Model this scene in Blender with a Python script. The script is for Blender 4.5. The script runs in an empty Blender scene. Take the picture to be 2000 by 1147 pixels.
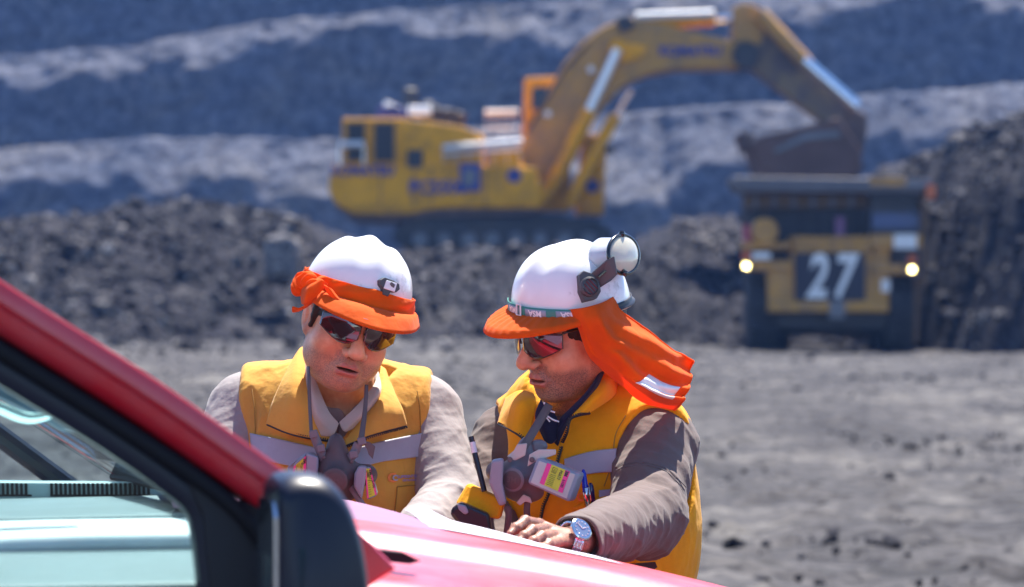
import bpy, bmesh, math, random
import numpy as np
from mathutils import Vector, Matrix
R = math.radians
sc = bpy.context.scene
COL = sc.collection
# ------------------------------------------------------------ camera, sky, sun, exposure
FP = 6300.0      # focal length in pixels of the 2000 px wide photograph
CX, HY, CH = 1000.0, 612.0, 1.5
cam_d = bpy.data.cameras.new('camera'); cam = bpy.data.objects.new('camera', cam_d); COL.objects.link(cam)
cam.location = (0, 0, CH); cam.rotation_euler = (R(90), 0, 0)
cam_d.sensor_width = 36.0; cam_d.lens = 36.0 * FP / 2000.0
cam_d.shift_y = (HY - 573.5) / 2000.0
cam_d.clip_start = 0.1; cam_d.clip_end = 3000
cam_d.dof.use_dof = True; cam_d.dof.focus_distance = 5.95; cam_d.dof.aperture_fstop = (cam_d.lens / 1000.0) / 0.021
cam_d.dof.aperture_blades = 0
sc.camera = cam
HAZE = .0002
SUN_EL, SUN_AZ = 65.0, 18.0     # azimuth measured from straight ahead (+Y) to the right
w = bpy.data.worlds.new('World'); sc.world = w; w.use_nodes = True
nt = w.node_tree; nt.nodes.clear()
sky = nt.nodes.new('ShaderNodeTexSky'); sky.sky_type = 'NISHITA'; sky.sun_disc = False
sky.sun_elevation = R(SUN_EL); sky.sun_rotation = R(SUN_AZ); sky.altitude = 2800; sky.air_density = 1.0; sky.dust_density = 0.4; sky.ozone_density = 4.0
bg = nt.nodes.new('ShaderNodeBackground'); bg.inputs[1].default_value = 0.105
wo = nt.nodes.new('ShaderNodeOutputWorld'); nt.links.new(sky.outputs[0], bg.inputs[0]); nt.links.new(bg.outputs[0], wo.inputs[0])
sun_d = bpy.data.lights.new('sun', 'SUN'); sun_d.energy = 5.0; sun_d.angle = R(0.5); sun_d.color = (1.0, 0.93, 0.83)
sun = bpy.data.objects.new('sun', sun_d); COL.objects.link(sun)
_d = Vector((math.sin(R(SUN_AZ)) * math.cos(R(SUN_EL)), math.cos(R(SUN_AZ)) * math.cos(R(SUN_EL)), math.sin(R(SUN_EL))))
sun.rotation_euler = _d.to_track_quat('Z', 'Y').to_euler(); sun.location = (0, 0, 50)
vs = sc.view_settings; vs.view_transform = 'Standard'; vs.look = 'None'; vs.exposure = 1.48; vs.gamma = 1.0
sc.cycles.use_denoising = True; sc.cycles.max_bounces = 8; sc.cycles.transparent_max_bounces = 12
sc.cycles.sample_clamp_indirect = 6.0

# ------------------------------------------------------------ helpers
rng = random.Random(7)
ORG = {}
def at(px, py, Y): return Vector(((px - CX) * Y / FP, Y, CH - (py - HY) * Y / FP))
def tag(o, label=None, cat=None, group=None, kind=None):
    if label: o['label'] = label
    if cat: o['category'] = cat
    if group: o['group'] = group
    if kind: o['kind'] = kind
    return o
def thing(name, label, cat, loc=(0, 0, 0), group=None):
    o = bpy.data.objects.new(name, None); COL.objects.link(o); o.location = loc
    o.empty_display_size = 0.1
    ORG[o.name] = Vector(loc)
    return tag(o, label, cat, group)
def mk(name, verts, faces, mats, parent=None, smooth=True, recalc=True, attr=None, fm=None, sharp=None):
    """one mesh object; verts in world metres, stored relative to the root of its thing"""
    org = ORG[parent.name] if parent is not None else Vector((0, 0, 0))
    v = np.asarray([tuple(p) for p in verts] if not isinstance(verts, np.ndarray) else verts, dtype=np.float64) - np.array(org)
    me = bpy.data.meshes.new(name)
    if isinstance(faces, np.ndarray):
        nf, k = faces.shape
        me.vertices.add(len(v)); me.vertices.foreach_set('co', v.ravel())
        me.loops.add(nf * k); me.loops.foreach_set('vertex_index', faces.ravel().astype(np.int32))
        me.polygons.add(nf); me.polygons.foreach_set('loop_start', np.arange(0, nf * k, k, dtype=np.int32))
        me.polygons.foreach_set('loop_total', np.full(nf, k, dtype=np.int32)); me.update(calc_edges=True)
    else:
        me.from_pydata([tuple(p) for p in v], [], [tuple(int(i) for i in f) for f in faces])
    if recalc:
        bm = bmesh.new(); bm.from_mesh(me); bmesh.ops.recalc_face_normals(bm, faces=bm.faces); bm.to_mesh(me); bm.free()
    for m in (mats if isinstance(mats, (list, tuple)) else [mats]): me.materials.append(m)
    if fm is not None: me.polygons.foreach_set('material_index', np.asarray(fm, dtype=np.int32))
    me.polygons.foreach_set('use_smooth', [smooth] * len(me.polygons))
    if attr:
        for an, av in attr.items():
            a = me.attributes.new(an, 'FLOAT', 'POINT'); a.data.foreach_set('value', np.asarray(av, dtype=np.float32))
    if smooth and sharp: me.set_sharp_from_angle(angle=R(sharp))
    me.update()
    o = bpy.data.objects.new(name, me); COL.objects.link(o)
    if parent is not None: o.parent = parent; ORG[o.name] = org
    return o
def solid(o, t, off=0, sub=0, bev=0):
    if sub:
        m = o.modifiers.new('s', 'SUBSURF'); m.levels = sub; m.render_levels = sub
    if t:
        m = o.modifiers.new('t', 'SOLIDIFY'); m.thickness = t; m.offset = off
    if bev:
        m = o.modifiers.new('b', 'BEVEL'); m.width = bev; m.segments = 2; m.limit_method = 'ANGLE'; m.angle_limit = R(35)
    return o
class MB:
    """collects simple shapes into one mesh"""
    def __init__(s): s.v = []; s.f = []
    def add(s, vs, fs):
        n = len(s.v); s.v += [tuple(p) for p in vs]; s.f += [tuple(i + n for i in f) for f in fs]; return s
    def box(s, c, d, rot=None):
        c = Vector(c); d = Vector(d) / 2; vs = []
        for i in range(8):
            p = Vector((d.x * (1 if i & 1 else -1), d.y * (1 if i & 2 else -1), d.z * (1 if i & 4 else -1)))
            if rot is not None: p = rot @ p
            vs.append(c + p)
        return s.add(vs, [(0, 1, 3, 2), (4, 6, 7, 5), (0, 4, 5, 1), (2, 3, 7, 6), (0, 2, 6, 4), (1, 5, 7, 3)])
    def tube(s, pts, r, n=10, cap=True, flat=None):
        pts = [Vector(p) for p in pts]; k = len(pts); rs = r if isinstance(r, (list, tuple)) else [r] * k
        vs = []; up = None
        for i, p in enumerate(pts):
            t = (pts[min(i + 1, k - 1)] - pts[max(i - 1, 0)]).normalized()
            if up is None: up = Vector((0, 0, 1)) if abs(t.z) < .9 else Vector((1, 0, 0))
            a = t.cross(up).normalized(); b = a.cross(t).normalized(); up = b
            for j in range(n):
                th = 2 * math.pi * j / n
                vs.append(p + a * math.cos(th) * rs[i] + b * math.sin(th) * rs[i] * (flat or 1))
        fs = [(i * n + j, i * n + (j + 1) % n, (i + 1) * n + (j + 1) % n, (i + 1) * n + j) for i in range(k - 1) for j in range(n)]
        if cap: fs += [tuple(range(n - 1, -1, -1)), tuple((k - 1) * n + j for j in range(n))]
        return s.add(vs, fs)
    def lathe(s, c, axis, prof, n=32):
        """prof: (distance along axis, radius)"""
        c = Vector(c); ax = Vector(axis).normalized(); a = ax.orthogonal().normalized(); b = ax.cross(a)
        vs = [c + ax * h + (a * math.cos(2 * math.pi * j / n) + b * math.sin(2 * math.pi * j / n)) * max(r, 1e-5) for h, r in prof for j in range(n)]
        fs = [(i * n + j, i * n + (j + 1) % n, (i + 1) * n + (j + 1) % n, (i + 1) * n + j) for i in range(len(prof) - 1) for j in range(n)]
        fs += [tuple(range(n)), tuple((len(prof) - 1) * n + j for j in range(n - 1, -1, -1))]
        return s.add(vs, fs)
    def prism(s, poly, d):
        """poly: list of 3-D points, pushed along d"""
        n = len(poly); d = Vector(d); p = [Vector(q) for q in poly]
        return s.add(p + [q + d for q in p], [tuple(range(n)), tuple(range(2 * n - 1, n - 1, -1))] + [(i, (i + 1) % n, (i + 1) % n + n, i + n) for i in range(n)])
    def build(s, name, mat, parent=None, smooth=False, bev=0, sharp=None):
        o = mk(name, s.v, s.f, mat, parent, smooth=smooth, sharp=sharp)
        if bev: solid(o, 0, bev=bev)
        return o
def spline(pts, n):
    """Catmull-Rom through pts -> n points"""
    P = np.array([tuple(p) for p in pts], float); k = len(P)
    P = np.vstack([2 * P[0] - P[1], P, 2 * P[-1] - P[-2]])
    out = []
    for t in np.linspace(0, k - 1, n):
        i = min(int(t), k - 2); u = t - i; a, b, c, d = P[i:i + 4]
        out.append(.5 * (2 * b + (c - a) * u + (2 * a - 5 * b + 4 * c - d) * u * u + (3 * b - a - 3 * c + d) * u ** 3))
    return np.array(out)
def gridfaces(nu, nv, closed=False):
    return [(i * nv + j, i * nv + (j + 1) % nv, (i + 1) * nv + (j + 1) % nv, (i + 1) * nv + j) for i in range(nu - 1) for j in range(nv if closed else nv - 1)]
def loft(rows, nu, nv):
    """smooth patch through rows of control points -> array nu x nv x 3"""
    A = np.array([spline(r, nv) for r in rows])
    return np.stack([spline(A[:, j], nu) for j in range(nv)], 1)
def sheet(name, G, mat, parent, t=0.0015, off=0, attr=None):
    nu, nv, _ = G.shape
    o = mk(name, G.reshape(-1, 3), gridfaces(nu, nv), mat, parent, recalc=False, attr=attr)
    return solid(o, t, off)
# value noise
def _h(i, j, k, s):
    n = (i * 374761393 + j * 668265263 + k * 2147483647 + s * 1274126177) & 0xffffffff
    n = ((n ^ (n >> 13)) * 1274126177) & 0xffffffff
    return ((n ^ (n >> 16)) & 0xffff) / 32767.5 - 1.0
def vnoise(P, s=0):
    P = np.asarray(P, float); I = np.floor(P).astype(np.int64); f = P - I; f = f * f * (3 - 2 * f)
    i, j, k = I[:, 0], I[:, 1], I[:, 2]; r = 0
    for a in (0, 1):
        for b in (0, 1):
            for c in (0, 1):
                wgt = (f[:, 0] if a else 1 - f[:, 0]) * (f[:, 1] if b else 1 - f[:, 1]) * (f[:, 2] if c else 1 - f[:, 2])
                r = r + wgt * _h(i + a, j + b, k + c, s)
    return r
def fbm(P, sc_=1.0, o=4, s=0, g=.5, ridge=False):
    P = np.asarray(P, float) * sc_; a = 1.0; r = 0; t = 0
    for q in range(o):
        n = vnoise(P, s + q)
        if ridge: n = 1 - 2 * np.abs(n)
        r = r + a * n; t += a; a *= g; P = P * 2.03 + 11.3
    return r / t
def ss(a, b, x): 
    t = np.clip((x - a) / (b - a), 0, 1); return t * t * (3 - 2 * t)
# ------------------------------------------------------------ materials
def _nodes(name):
    m = bpy.data.materials.new(name); m.use_nodes = True; t = m.node_tree
    return m, t, t.nodes['Principled BSDF'], t.nodes, t.links
def _noise(N, L, scale, detail=6, rough=.6, vec=None, stretch=None):
    n = N.new('ShaderNodeTexNoise'); n.inputs['Scale'].default_value = scale; n.inputs['Detail'].default_value = detail; n.inputs['Roughness'].default_value = rough
    c = N.new('ShaderNodeTexCoord'); src = c.outputs['Object']
    if stretch:
        mp = N.new('ShaderNodeMapping'); mp.inputs['Scale'].default_value = stretch; L.new(src, mp.inputs[0]); src = mp.outputs[0]
    L.new(src, n.inputs['Vector']); return n
def _ramp(N, L, src, stops):
    r = N.new('ShaderNodeValToRGB'); e = r.color_ramp.elements
    while len(e) < len(stops): e.new(.5)
    for k, (p, c) in enumerate(stops): e[k].position = p; e[k].color = (*c, 1) if len(c) == 3 else c
    L.new(src, r.inputs[0]); return r
def _mix(N, L, fac, a, b, mode='MIX'):
    m = N.new('ShaderNodeMix'); m.data_type = 'RGBA'; m.blend_type = mode
    if isinstance(fac, (int, float)): m.inputs[0].default_value = fac
    else: L.new(fac, m.inputs[0])
    for k, c in ((6, a), (7, b)):
        if isinstance(c, tuple): m.inputs[k].default_value = (*c, 1)
        else: L.new(c, m.inputs[k])
    return m.outputs[2]
def _bump(N, L, B, src, strength, dist=.01, prev=None):
    b = N.new('ShaderNodeBump'); b.inputs['Strength'].default_value = strength; b.inputs['Distance'].default_value = dist
    L.new(src, b.inputs['Height'])
    if prev is not None: L.new(prev, b.inputs['Normal'])
    L.new(b.outputs[0], B.inputs['Normal']); return b.outputs[0]
def mat(name, col, rough=.5, metal=0., var=.12, vscale=8., bump=0., bscale=60., coat=0., spec=.5, dirt=None, dscale=3., dlo=.5, dhi=.7, trans=0, emis=None, croug=.05, sheen=0, bdist=.004, sss=0):
    m, t, B, N, L = _nodes(name)
    B.inputs['Roughness'].default_value = rough; B.inputs['Metallic'].default_value = metal
    B.inputs['Coat Weight'].default_value = coat; B.inputs['Coat Roughness'].default_value = croug; B.inputs['Specular IOR Level'].default_value = spec
    if sheen: B.inputs['Sheen Weight'].default_value = sheen
    n = _noise(N, L, vscale); lo = tuple(c * (1 - var) for c in col); hi = tuple(min(1, c * (1 + var)) for c in col)
    out = _ramp(N, L, n.outputs[0], [(.3, lo), (.7, hi)]).outputs[0]
    if dirt:
        d = _noise(N, L, dscale, 8, .7); dr = _ramp(N, L, d.outputs[0], [(dlo, (0, 0, 0)), (dhi, (1, 1, 1))])
        out = _mix(N, L, dr.outputs[0], out, dirt)
    L.new(out, B.inputs['Base Color'])
    if bump: _bump(N, L, B, _noise(N, L, bscale, 5).outputs[0], bump, bdist)
    if emis: B.inputs['Emission Color'].default_value = (*emis[0], 1); B.inputs['Emission Strength'].default_value = emis[1]
    if trans: B.inputs['Transmission Weight'].default_value = trans
    if sss:
        B.inputs['Subsurface Weight'].default_value = sss; B.inputs['Subsurface Radius'].default_value = (.02, .008, .004); B.inputs['Subsurface Scale'].default_value = .3
    return m
def fabric(name, col, var=.10, wr=.5, weave=.12, dirt=None, dlo=.55, dhi=.8, transl=0.0, rough=.85):
    m, t, B, N, L = _nodes(name); B.inputs['Roughness'].default_value = rough; B.inputs['Sheen Weight'].default_value = .12; B.inputs['Specular IOR Level'].default_value = .25
    n = _noise(N, L, 7, 5); lo = tuple(c * (1 - var) for c in col); hi = tuple(min(1, c * (1 + var)) for c in col)
    out = _ramp(N, L, n.outputs[0], [(.3, lo), (.7, hi)]).outputs[0]
    if dirt:
        d = _noise(N, L, 9, 8, .7); out = _mix(N, L, _ramp(N, L, d.outputs[0], [(dlo, (0, 0, 0)), (dhi, (.6, .6, .6))]).outputs[0], out, dirt)
    L.new(out, B.inputs['Base Color'])
    p = _bump(N, L, B, _noise(N, L, 22, 3, .5, stretch=(1, 1, .45)).outputs[0], wr * .6, .010)
    rn = N.new('ShaderNodeTexNoise'); rn.noise_type = 'RIDGED_MULTIFRACTAL'; rn.inputs['Scale'].default_value = 26; rn.inputs['Detail'].default_value = 3; cc = N.new('ShaderNodeTexCoord'); mp = N.new('ShaderNodeMapping'); mp.inputs['Scale'].default_value = (.55, .55, 1.1); mp.inputs['Rotation'].default_value = (.3, .5, .4)
    L.new(cc.outputs['Object'], mp.inputs[0]); L.new(mp.outputs[0], rn.inputs['Vector']); p = _bump(N, L, B, rn.outputs[0], wr * .45, .0022, p)
    p = _bump(N, L, B, _noise(N, L, 90, 3, .5, stretch=(.6, .6, 1.2)).outputs[0], wr * .5, .002, p)
    _bump(N, L, B, _noise(N, L, 900, 1).outputs[0], weave, .0006, p)
    if transl:
        tr = N.new('ShaderNodeBsdfTranslucent'); L.new(out, tr.inputs[0]); mx = N.new('ShaderNodeMixShader'); mx.inputs[0].default_value = transl
        L.new(B.outputs[0], mx.inputs[1]); L.new(tr.outputs[0], mx.inputs[2]); L.new(mx.outputs[0], N['Material Output'].inputs[0])
    return m
def glass(name, tint, gloss=1.0, rough=.02, opa=0.0):
    """thin pane: tinted see-through plus mirror reflection by angle"""
    m, t, B, N, L = _nodes(name); N.remove(B)
    tr = N.new('ShaderNodeBsdfTransparent'); tr.inputs[0].default_value = (*tint, 1)
    gl = N.new('ShaderNodeBsdfGlossy'); gl.inputs['Roughness'].default_value = rough
    fr = N.new('ShaderNodeFresnel'); fr.inputs[0].default_value = 1.5
    mx = N.new('ShaderNodeMixShader'); L.new(fr.outputs[0], mx.inputs[0]); L.new(tr.outputs[0], mx.inputs[1]); L.new(gl.outputs[0], mx.inputs[2]); L.new(mx.outputs[0], N['Material Output'].inputs[0])
    return m
# ------------------------------------------------------------ writing
def textgeo(s, size=1.0, bold=0.0, shear=0.0):
    cu = bpy.data.curves.new('t', 'FONT'); cu.body = s; cu.size = size; cu.offset = bold; cu.shear = shear; cu.align_x = 'CENTER'; cu.align_y = 'CENTER'; cu.resolution_u = 4
    o = bpy.data.objects.new('t', cu); COL.objects.link(o); bpy.context.view_layer.update()
    dg = bpy.context.evaluated_depsgraph_get(); me = o.evaluated_get(dg).to_mesh()
    bm = bmesh.new(); bm.from_mesh(me); bmesh.ops.triangulate(bm, faces=bm.faces)
    v = np.array([p.co[:] for p in bm.verts]); f = [tuple(q.index for q in p.verts) for p in bm.faces]
    bm.free(); o.evaluated_get(dg).to_mesh_clear(); bpy.data.objects.remove(o); bpy.data.curves.remove(cu)
    return v, f
def text_on(name, s, size, origin, xd, yd, mat_, parent, bold=0.0, lift=.001, shear=0.0, sx=1.0):
    v, f = textgeo(s, size, bold, shear); v[:, 0] *= sx; o_ = np.array(origin); xd = np.array(xd, float); yd = np.array(yd, float)
    xd /= np.linalg.norm(xd); yd /= np.linalg.norm(yd); n = np.cross(xd, yd)
    P = o_ + v[:, :1] * xd + v[:, 1:2] * yd + n * lift
    o = mk(name, P, f, mat_, parent, smooth=False, recalc=False); return o
# ============================================================ LAND
def rockmat(name, c0, c1, c2, s1, s2, bump=.8, bd=.15, extra=None):
    m, t, B, N, L = _nodes(name); B.inputs['Roughness'].default_value = .95; B.inputs['Specular IOR Level'].default_value = .2
    a = _noise(N, L, s1, 8, .65); b = _noise(N, L, s2, 6, .7)
    o1 = _ramp(N, L, a.outputs[0], [(.38, c0), (.51, c1), (.66, c2)]).outputs[0]
    o2 = _ramp(N, L, b.outputs[0], [(.38, (.38, .38, .44)), (.62, (1.6, 1.56, 1.52))]).outputs[0]
    out = _mix(N, L, 1.0, o1, o2, 'MULTIPLY')
    if extra:
        c = _noise(N, L, *extra[0]); k = _ramp(N, L, c.outputs[0], [(extra[1], (0, 0, 0)), (extra[2], (1, 1, 1))])
        out = _mix(N, L, k.outputs[0], out, extra[3])
    L.new(out, B.inputs['Base Color'])
    p = _bump(N, L, B, a.outputs[0], bump, bd); _bump(N, L, B, b.outputs[0], bump, bd * .35, p)
    return m
M_ground = rockmat('ground_gravel', (.026, .026, .031), (.056, .055, .059), (.115, .112, .109), .35, 5.0, .7, .12, ((.55, 6, .7, None, (.30, 1.5, 1)), .54, .66, (.026, .026, .030)))
M_wall = rockmat('pit_rock_haze_tint', (.066, .078, .112), (.082, .090, .118), (.098, .098, .105), .10, .9, .8, .5)  # blue of haze and shade tinted into the rock colour
M_bank = rockmat('broken_rock', (.006, .007, .013), (.013, .014, .024), (.055, .053, .056), .5, 3.5, .9, .25)
M_rock = rockmat('rock', (.006, .007, .012), (.022, .023, .032), (.25, .24, .235), 1.2, 6, .7, .08)

def ground_z(x, y):
    z = .55 * ss(60, 118, y) * (1 - ss(-2, 12, x)) - .05 * ss(60, 120, y)
    return z
def axis(lo, hi, d, far, g=1.35):
    a = list(np.arange(lo, hi + 1e-6, d)); s = d
    while a[-1] < far: s *= g; a.append(a[-1] + s)
    s = d
    while a[0] > -far: s *= g; a.insert(0, a[0] - s)
    return np.array(a)
gx = axis(-26, 26, .16, 1500)
gy = [14.0]; 
while gy[-1] < 175: gy.append(gy[-1] + max(.07, gy[-1] * .0062))
s_ = 1.5
while gy[-1] < 2200: gy.append(gy[-1] + s_); s_ *= 1.35
s_ = .4
while gy[0] > -900: gy.insert(0, gy[0] - s_); s_ *= 1.35
gy = np.array(gy)
GX, GY = np.meshgrid(gx, gy); P = np.stack([GX.ravel(), GY.ravel(), 0 * GX.ravel()], 1)
Z = ground_z(P[:, 0], P[:, 1])
near = (np.abs(P[:, 0]) < 60) & (P[:, 1] > 10) & (P[:, 1] < 200)
Q = P[near]; amp = ss(10, 20, Q[:, 1])
d = fbm(Q, .35, 4, 3) * .10 + fbm(Q * [1, .55, 1], 1.8, 4, 9, .6) * .065 + np.maximum(0, fbm(Q, 4.5, 3, 21) - .10) * .16
d += -.05 * np.exp(-((np.sin(Q[:, 0] * .5 + Q[:, 1] * .11)) / .25) ** 2)
Z[near] += d * amp; P[:, 2] = Z
ny_, nx_ = GX.shape; ii = np.arange((ny_ - 1) * nx_).reshape(ny_ - 1, nx_)[:, :-1].ravel()
gr = mk('ground', P, np.stack([ii, ii + 1, ii + nx_ + 1, ii + nx_], 1), M_ground, recalc=False); tag(gr, kind='structure')

# benches of the pit wall: crest rows (photo) at several columns
def crest1(px): return np.interp(px, [-2500, 0, 300, 640, 1000, 1240, 1500, 2000, 4500], [330, 292, 270, 272, 246, 214, 200, 163, 60])
def crest2(px): return np.interp(px, [-2500, 0, 280, 480, 700, 1000, 1240, 2000, 4500], [200, 117, 95, 52, 34, 14, -12, -50, -190])
Y1, Y2, Y3, Y4 = 300., 328., 356., 392.
def zrow(row, Y): return CH - (row - HY) * Y / FP
xs = np.arange(-150, 150.1, .5)
def pxs(x, Y): return CX + x * FP / Y
c1 = zrow(crest1(pxs(xs, Y1 + 8)), Y1 + 8); c2 = zrow(crest2(pxs(xs, Y2 + 8)), Y2 + 8); c3 = c2 + 12.5; c4 = c3 + 14
X1 = np.stack([xs, xs * 0, xs * 0], 1)
rows = []
def face(y0, z0, zc, seed, n=64):
    """steep face with a crumbled, gentler shoulder under its crest"""
    nz = fbm(X1, .05, 4, seed) ; nz2 = fbm(X1, .22, 4, seed + 5)
    k = np.clip(.25 + .14 * nz + .22 * nz2, .07, .6)             # share of the height taken by debris shoulder
    for t in np.linspace(0, 1, n):
        z = z0 + (zc - z0) * t
        h = zc - z0
        steep = np.minimum(t, 1 - k) * h * .16
        soft = np.maximum(0, t - (1 - k)) * h * 1.05
        y = y0 + steep + soft
        # debris fans spilling down the face
        fan = ss(.0, .55, fbm(np.stack([xs * .9, xs * 0 + t * 1.6, xs * 0], 1), .10, 4, seed + 11)) * (1 - t) * h * .10
        y = y - fan
        rows.append(np.stack([xs, y, z], 1))
    return rows[-1][:, 1]
yb = face(np.full_like(xs, Y1), np.full_like(xs, -2.), c1, 31)
yb2 = face(np.maximum(yb + 14, Y2), c1 + .3, c2, 57)
yb3 = face(np.maximum(yb2 + 16, Y3), c2 + .3, c3, 83, 40)
yb4 = face(yb3 + 18, c3 + .3, c4, 99, 30)
rows.append(np.stack([xs, yb4 + 300, c4 + 6], 1))
W = np.array(rows); nr, nc, _ = W.shape; Wf = W.reshape(-1, 3)
dd = fbm(Wf * [1, 1, 1], .16, 5, 5, .6) * 1.5 + fbm(Wf, .75, 3, 15) * .45
Wf[:, 1] += dd; Wf[:, 2] += fbm(Wf, .5, 3, 17) * .35
wall = mk('hillside', Wf, gridfaces(nr, nc), M_wall, recalc=False); tag(wall, kind='structure')

# the broken rock bank the excavator stands on
def bank_z(x, y):
    front = np.interp(x, [-60, -20, -8, 2, 5, 7.5, 15, 17, 20, 60], [117, 119, 120, 121, 126, 140, 141, 128, 118, 110])
    q = np.stack([x, y, x * 0], 1)
    front = front + 2.5 * fbm(q, .12, 3, 41)
    top = np.interp(x, [-60, -22, -16, -9, -3, 5, 8, 15, 19, 23, 60], [3.9, 3.9, 4.6, 4.2, 3.7, 3.4, 4.4, 4.0, 6.6, 8.3, 13])
    run = np.interp(x, [-60, 4, 8, 16, 20, 60], [17, 15, 9, 10, 9, 9])
    t = (y - front) / run
    z = top * np.clip(t, 0, 1) ** .85 + 1.6 * ss(1.0, 2.2, t) * (np.abs(x + 1) > 9)
    rough = fbm(q, .28, 4, 43, .6) * 1.0 + np.maximum(0, fbm(q, 1.0, 4, 47, .6)) * .8
    pad = np.exp(-(((x + .5) / 8.5) ** 4 + ((y - 151) / 6.5) ** 4))
    z = z + rough * ss(-.05, .25, t) * (1 - .9 * pad)
    z = z * (1 - pad) + 4.4 * pad
    return np.where(t < 0, -.6 + t * 3, z)
bx = np.arange(-46, 46.1, .28); by = np.concatenate([np.arange(108, 150, .26), np.arange(150, 215, .8)])
BX, BY = np.meshgrid(bx, by); bz = bank_z(BX.ravel(), BY.ravel())
Pb = np.stack([BX.ravel(), BY.ravel(), np.maximum(bz, -1.)], 1)
bank = mk('rock_bank', Pb, gridfaces(len(by), len(bx)), M_bank, recalc=False); tag(bank, kind='structure')

# loose rock: rubble on the bank and gravel over the ground, each one mass
def rockmass(name, n, sampler, mat_, seed):
    r = np.random.RandomState(seed); t = (1 + 5 ** .5) / 2
    ico = np.array([(-1, t, 0), (1, t, 0), (-1, -t, 0), (1, -t, 0), (0, -1, t), (0, 1, t), (0, -1, -t), (0, 1, -t), (t, 0, -1), (t, 0, 1), (-t, 0, -1), (-t, 0, 1)]) / 1.9
    fi = np.array([(0, 11, 5), (0, 5, 1), (0, 1, 7), (0, 7, 10), (0, 10, 11), (1, 5, 9), (5, 11, 4), (11, 10, 2), (10, 7, 6), (7, 1, 8), (3, 9, 4), (3, 4, 2), (3, 2, 6), (3, 6, 8), (3, 8, 9), (4, 9, 5), (2, 4, 11), (6, 2, 10), (8, 6, 7), (9, 8, 1)])
    C, S = sampler(r, n)
    q = r.normal(size=(n, 4)); q /= np.linalg.norm(q, axis=1)[:, None]; a, b, c, d_ = q.T
    Rm = np.stack([1 - 2 * (c * c + d_ * d_), 2 * (b * c - a * d_), 2 * (b * d_ + a * c), 2 * (b * c + a * d_), 1 - 2 * (b * b + d_ * d_), 2 * (c * d_ - a * b), 2 * (b * d_ - a * c), 2 * (c * d_ + a * b), 1 - 2 * (b * b + c * c)], 1).reshape(n, 3, 3)
    V = ico[None] * (1 + r.uniform(-.28, .28, (n, 12, 1))) * r.uniform(.6, 1.3, (n, 1, 3))
    V = np.einsum('nij,nkj->nki', Rm, V) * S[:, None, None]; V[:, :, 2] *= .8; V += C[:, None]
    Fc = (fi[None] + (np.arange(n) * 12)[:, None, None]).reshape(-1, 3)
    return mk(name, V.reshape(-1, 3), Fc, mat_, smooth=False, recalc=False)
def s_bank(r, n):
    x = r.uniform(-34, 34, n); y = r.uniform(115, 158, n); z = bank_z(x, y)
    s = np.clip(r.lognormal(-2.38, .62, n), .05, .7)
    ok = (z > -.4) & ~((np.abs(x + .5) < 8) & (np.abs(y - 151) < 6)); s = np.where(ok, s, .01)
    return np.stack([x, y, z + s * .15], 1), s
tag(rockmass('rubble', 30000, s_bank, M_rock, 5), 'loose broken grey rock strewn over the bank below the excavator', 'rubble', kind='stuff')
def s_gr(r, n):
    u = r.uniform(0, 1, n); y = 15 + 105 * u ** 1.3; x = r.uniform(-1, 1, n) * (1.5 + y * .19)
    s = np.clip(r.lognormal(-4.2, .6, n), .006, .10) * (.6 + y / 60)
    far = (y > 95); s = np.where(far & (x < 6), s * 1.8, s)
    return np.stack([x, y, ground_z(x, y) + s * .1], 1), s
tag(rockmass('gravel', 9000, s_gr, M_rock, 8), 'small grey stones lying over the flat pit floor', 'gravel', kind='stuff')
# one big boulder left of the excavator
def boulder(name, c, s, seed, label):
    bm = bmesh.new(); bmesh.ops.create_icosphere(bm, subdivisions=4, radius=1); V = np.array([v.co[:] for v in bm.verts])
    V = V / (np.abs(V) ** 4).sum(1)[:, None] ** .25 if True else V
    f = [tuple(v.index for v in p.verts) for p in bm.faces]; bm.free()
    V = V * (1 + fbm(V + seed, 1.2, 4, seed)[:, None] * .35) * np.array(s) + np.array(c)
    tag(mk(name, V, f, rockmat('pale_rock', (.09, .09, .10), (.13, .13, .14), (.2, .19, .19), 1.5, 6, .5, .06)), label, 'boulder')
_b = at(552, 505, 124)
boulder('boulder', (_b.x, 124, _b.z), (.62, .6, .82), 3, 'big squared boulder with a sunlit top, standing in the rubble left of the excavator tracks')
# ============================================================ EXCAVATOR
M_yel = mat('yellow_paint', (.80, .35, .004), .6, var=.16, vscale=.6, dirt=(.26, .13, .03), dscale=.9, dlo=.48, dhi=.75, spec=.25)
M_yeld = mat('dusty_yellow_paint', (.56, .28, .045), .65, var=.15, vscale=.8, dirt=(.16, .11, .07), dscale=.8, dlo=.4, dhi=.7)
M_rust = mat('worn_steel', (.10, .06, .05), .6, .3, var=.3, vscale=1.2, dirt=(.16, .10, .08), dscale=1.4)
M_dark = mat('dark_machinery', (.03, .03, .035), .6, var=.3, vscale=1.5, dirt=(.08, .06, .05), dscale=1.0)
M_blk = mat('black_panel', (.015, .015, .02), .5)
M_brt = mat('galvanised_rail', (.9, .9, .9), .35, .6)
M_chrome = mat('chrome_rod', (.75, .82, .9), .12, 1.0)
M_bluew = mat('blue_lettering', (.03, .04, .22), .5)
M_wht = mat('white_paint', (.75, .75, .76), .5)
M_cgl = mat('cab_glass', (.01, .03, .07), .3, spec=.4)
M_grey = mat('grey_steel', (.16, .16, .18), .5, .4, var=.2, vscale=1)
M_tyre = mat('tyre_rubber', (.022, .023, .028), .85, var=.3, vscale=2, dirt=(.06, .058, .06), dscale=1.5)
YE = 151.0
def ex(px, py, y=0.0): 
    p = at(px, py, YE); return Vector((p.x, YE + y, p.z))
def expr(mb, pts, y0, y1):
    mb.prism([ex(a, b, y0) for a, b in pts], (0, y1 - y0, 0)); return mb
er = thing('excavator', 'huge yellow mining excavator on crawler tracks, boom arched over the haul truck', 'excavator', ex(930, 488))
W_ = 3.6
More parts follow.
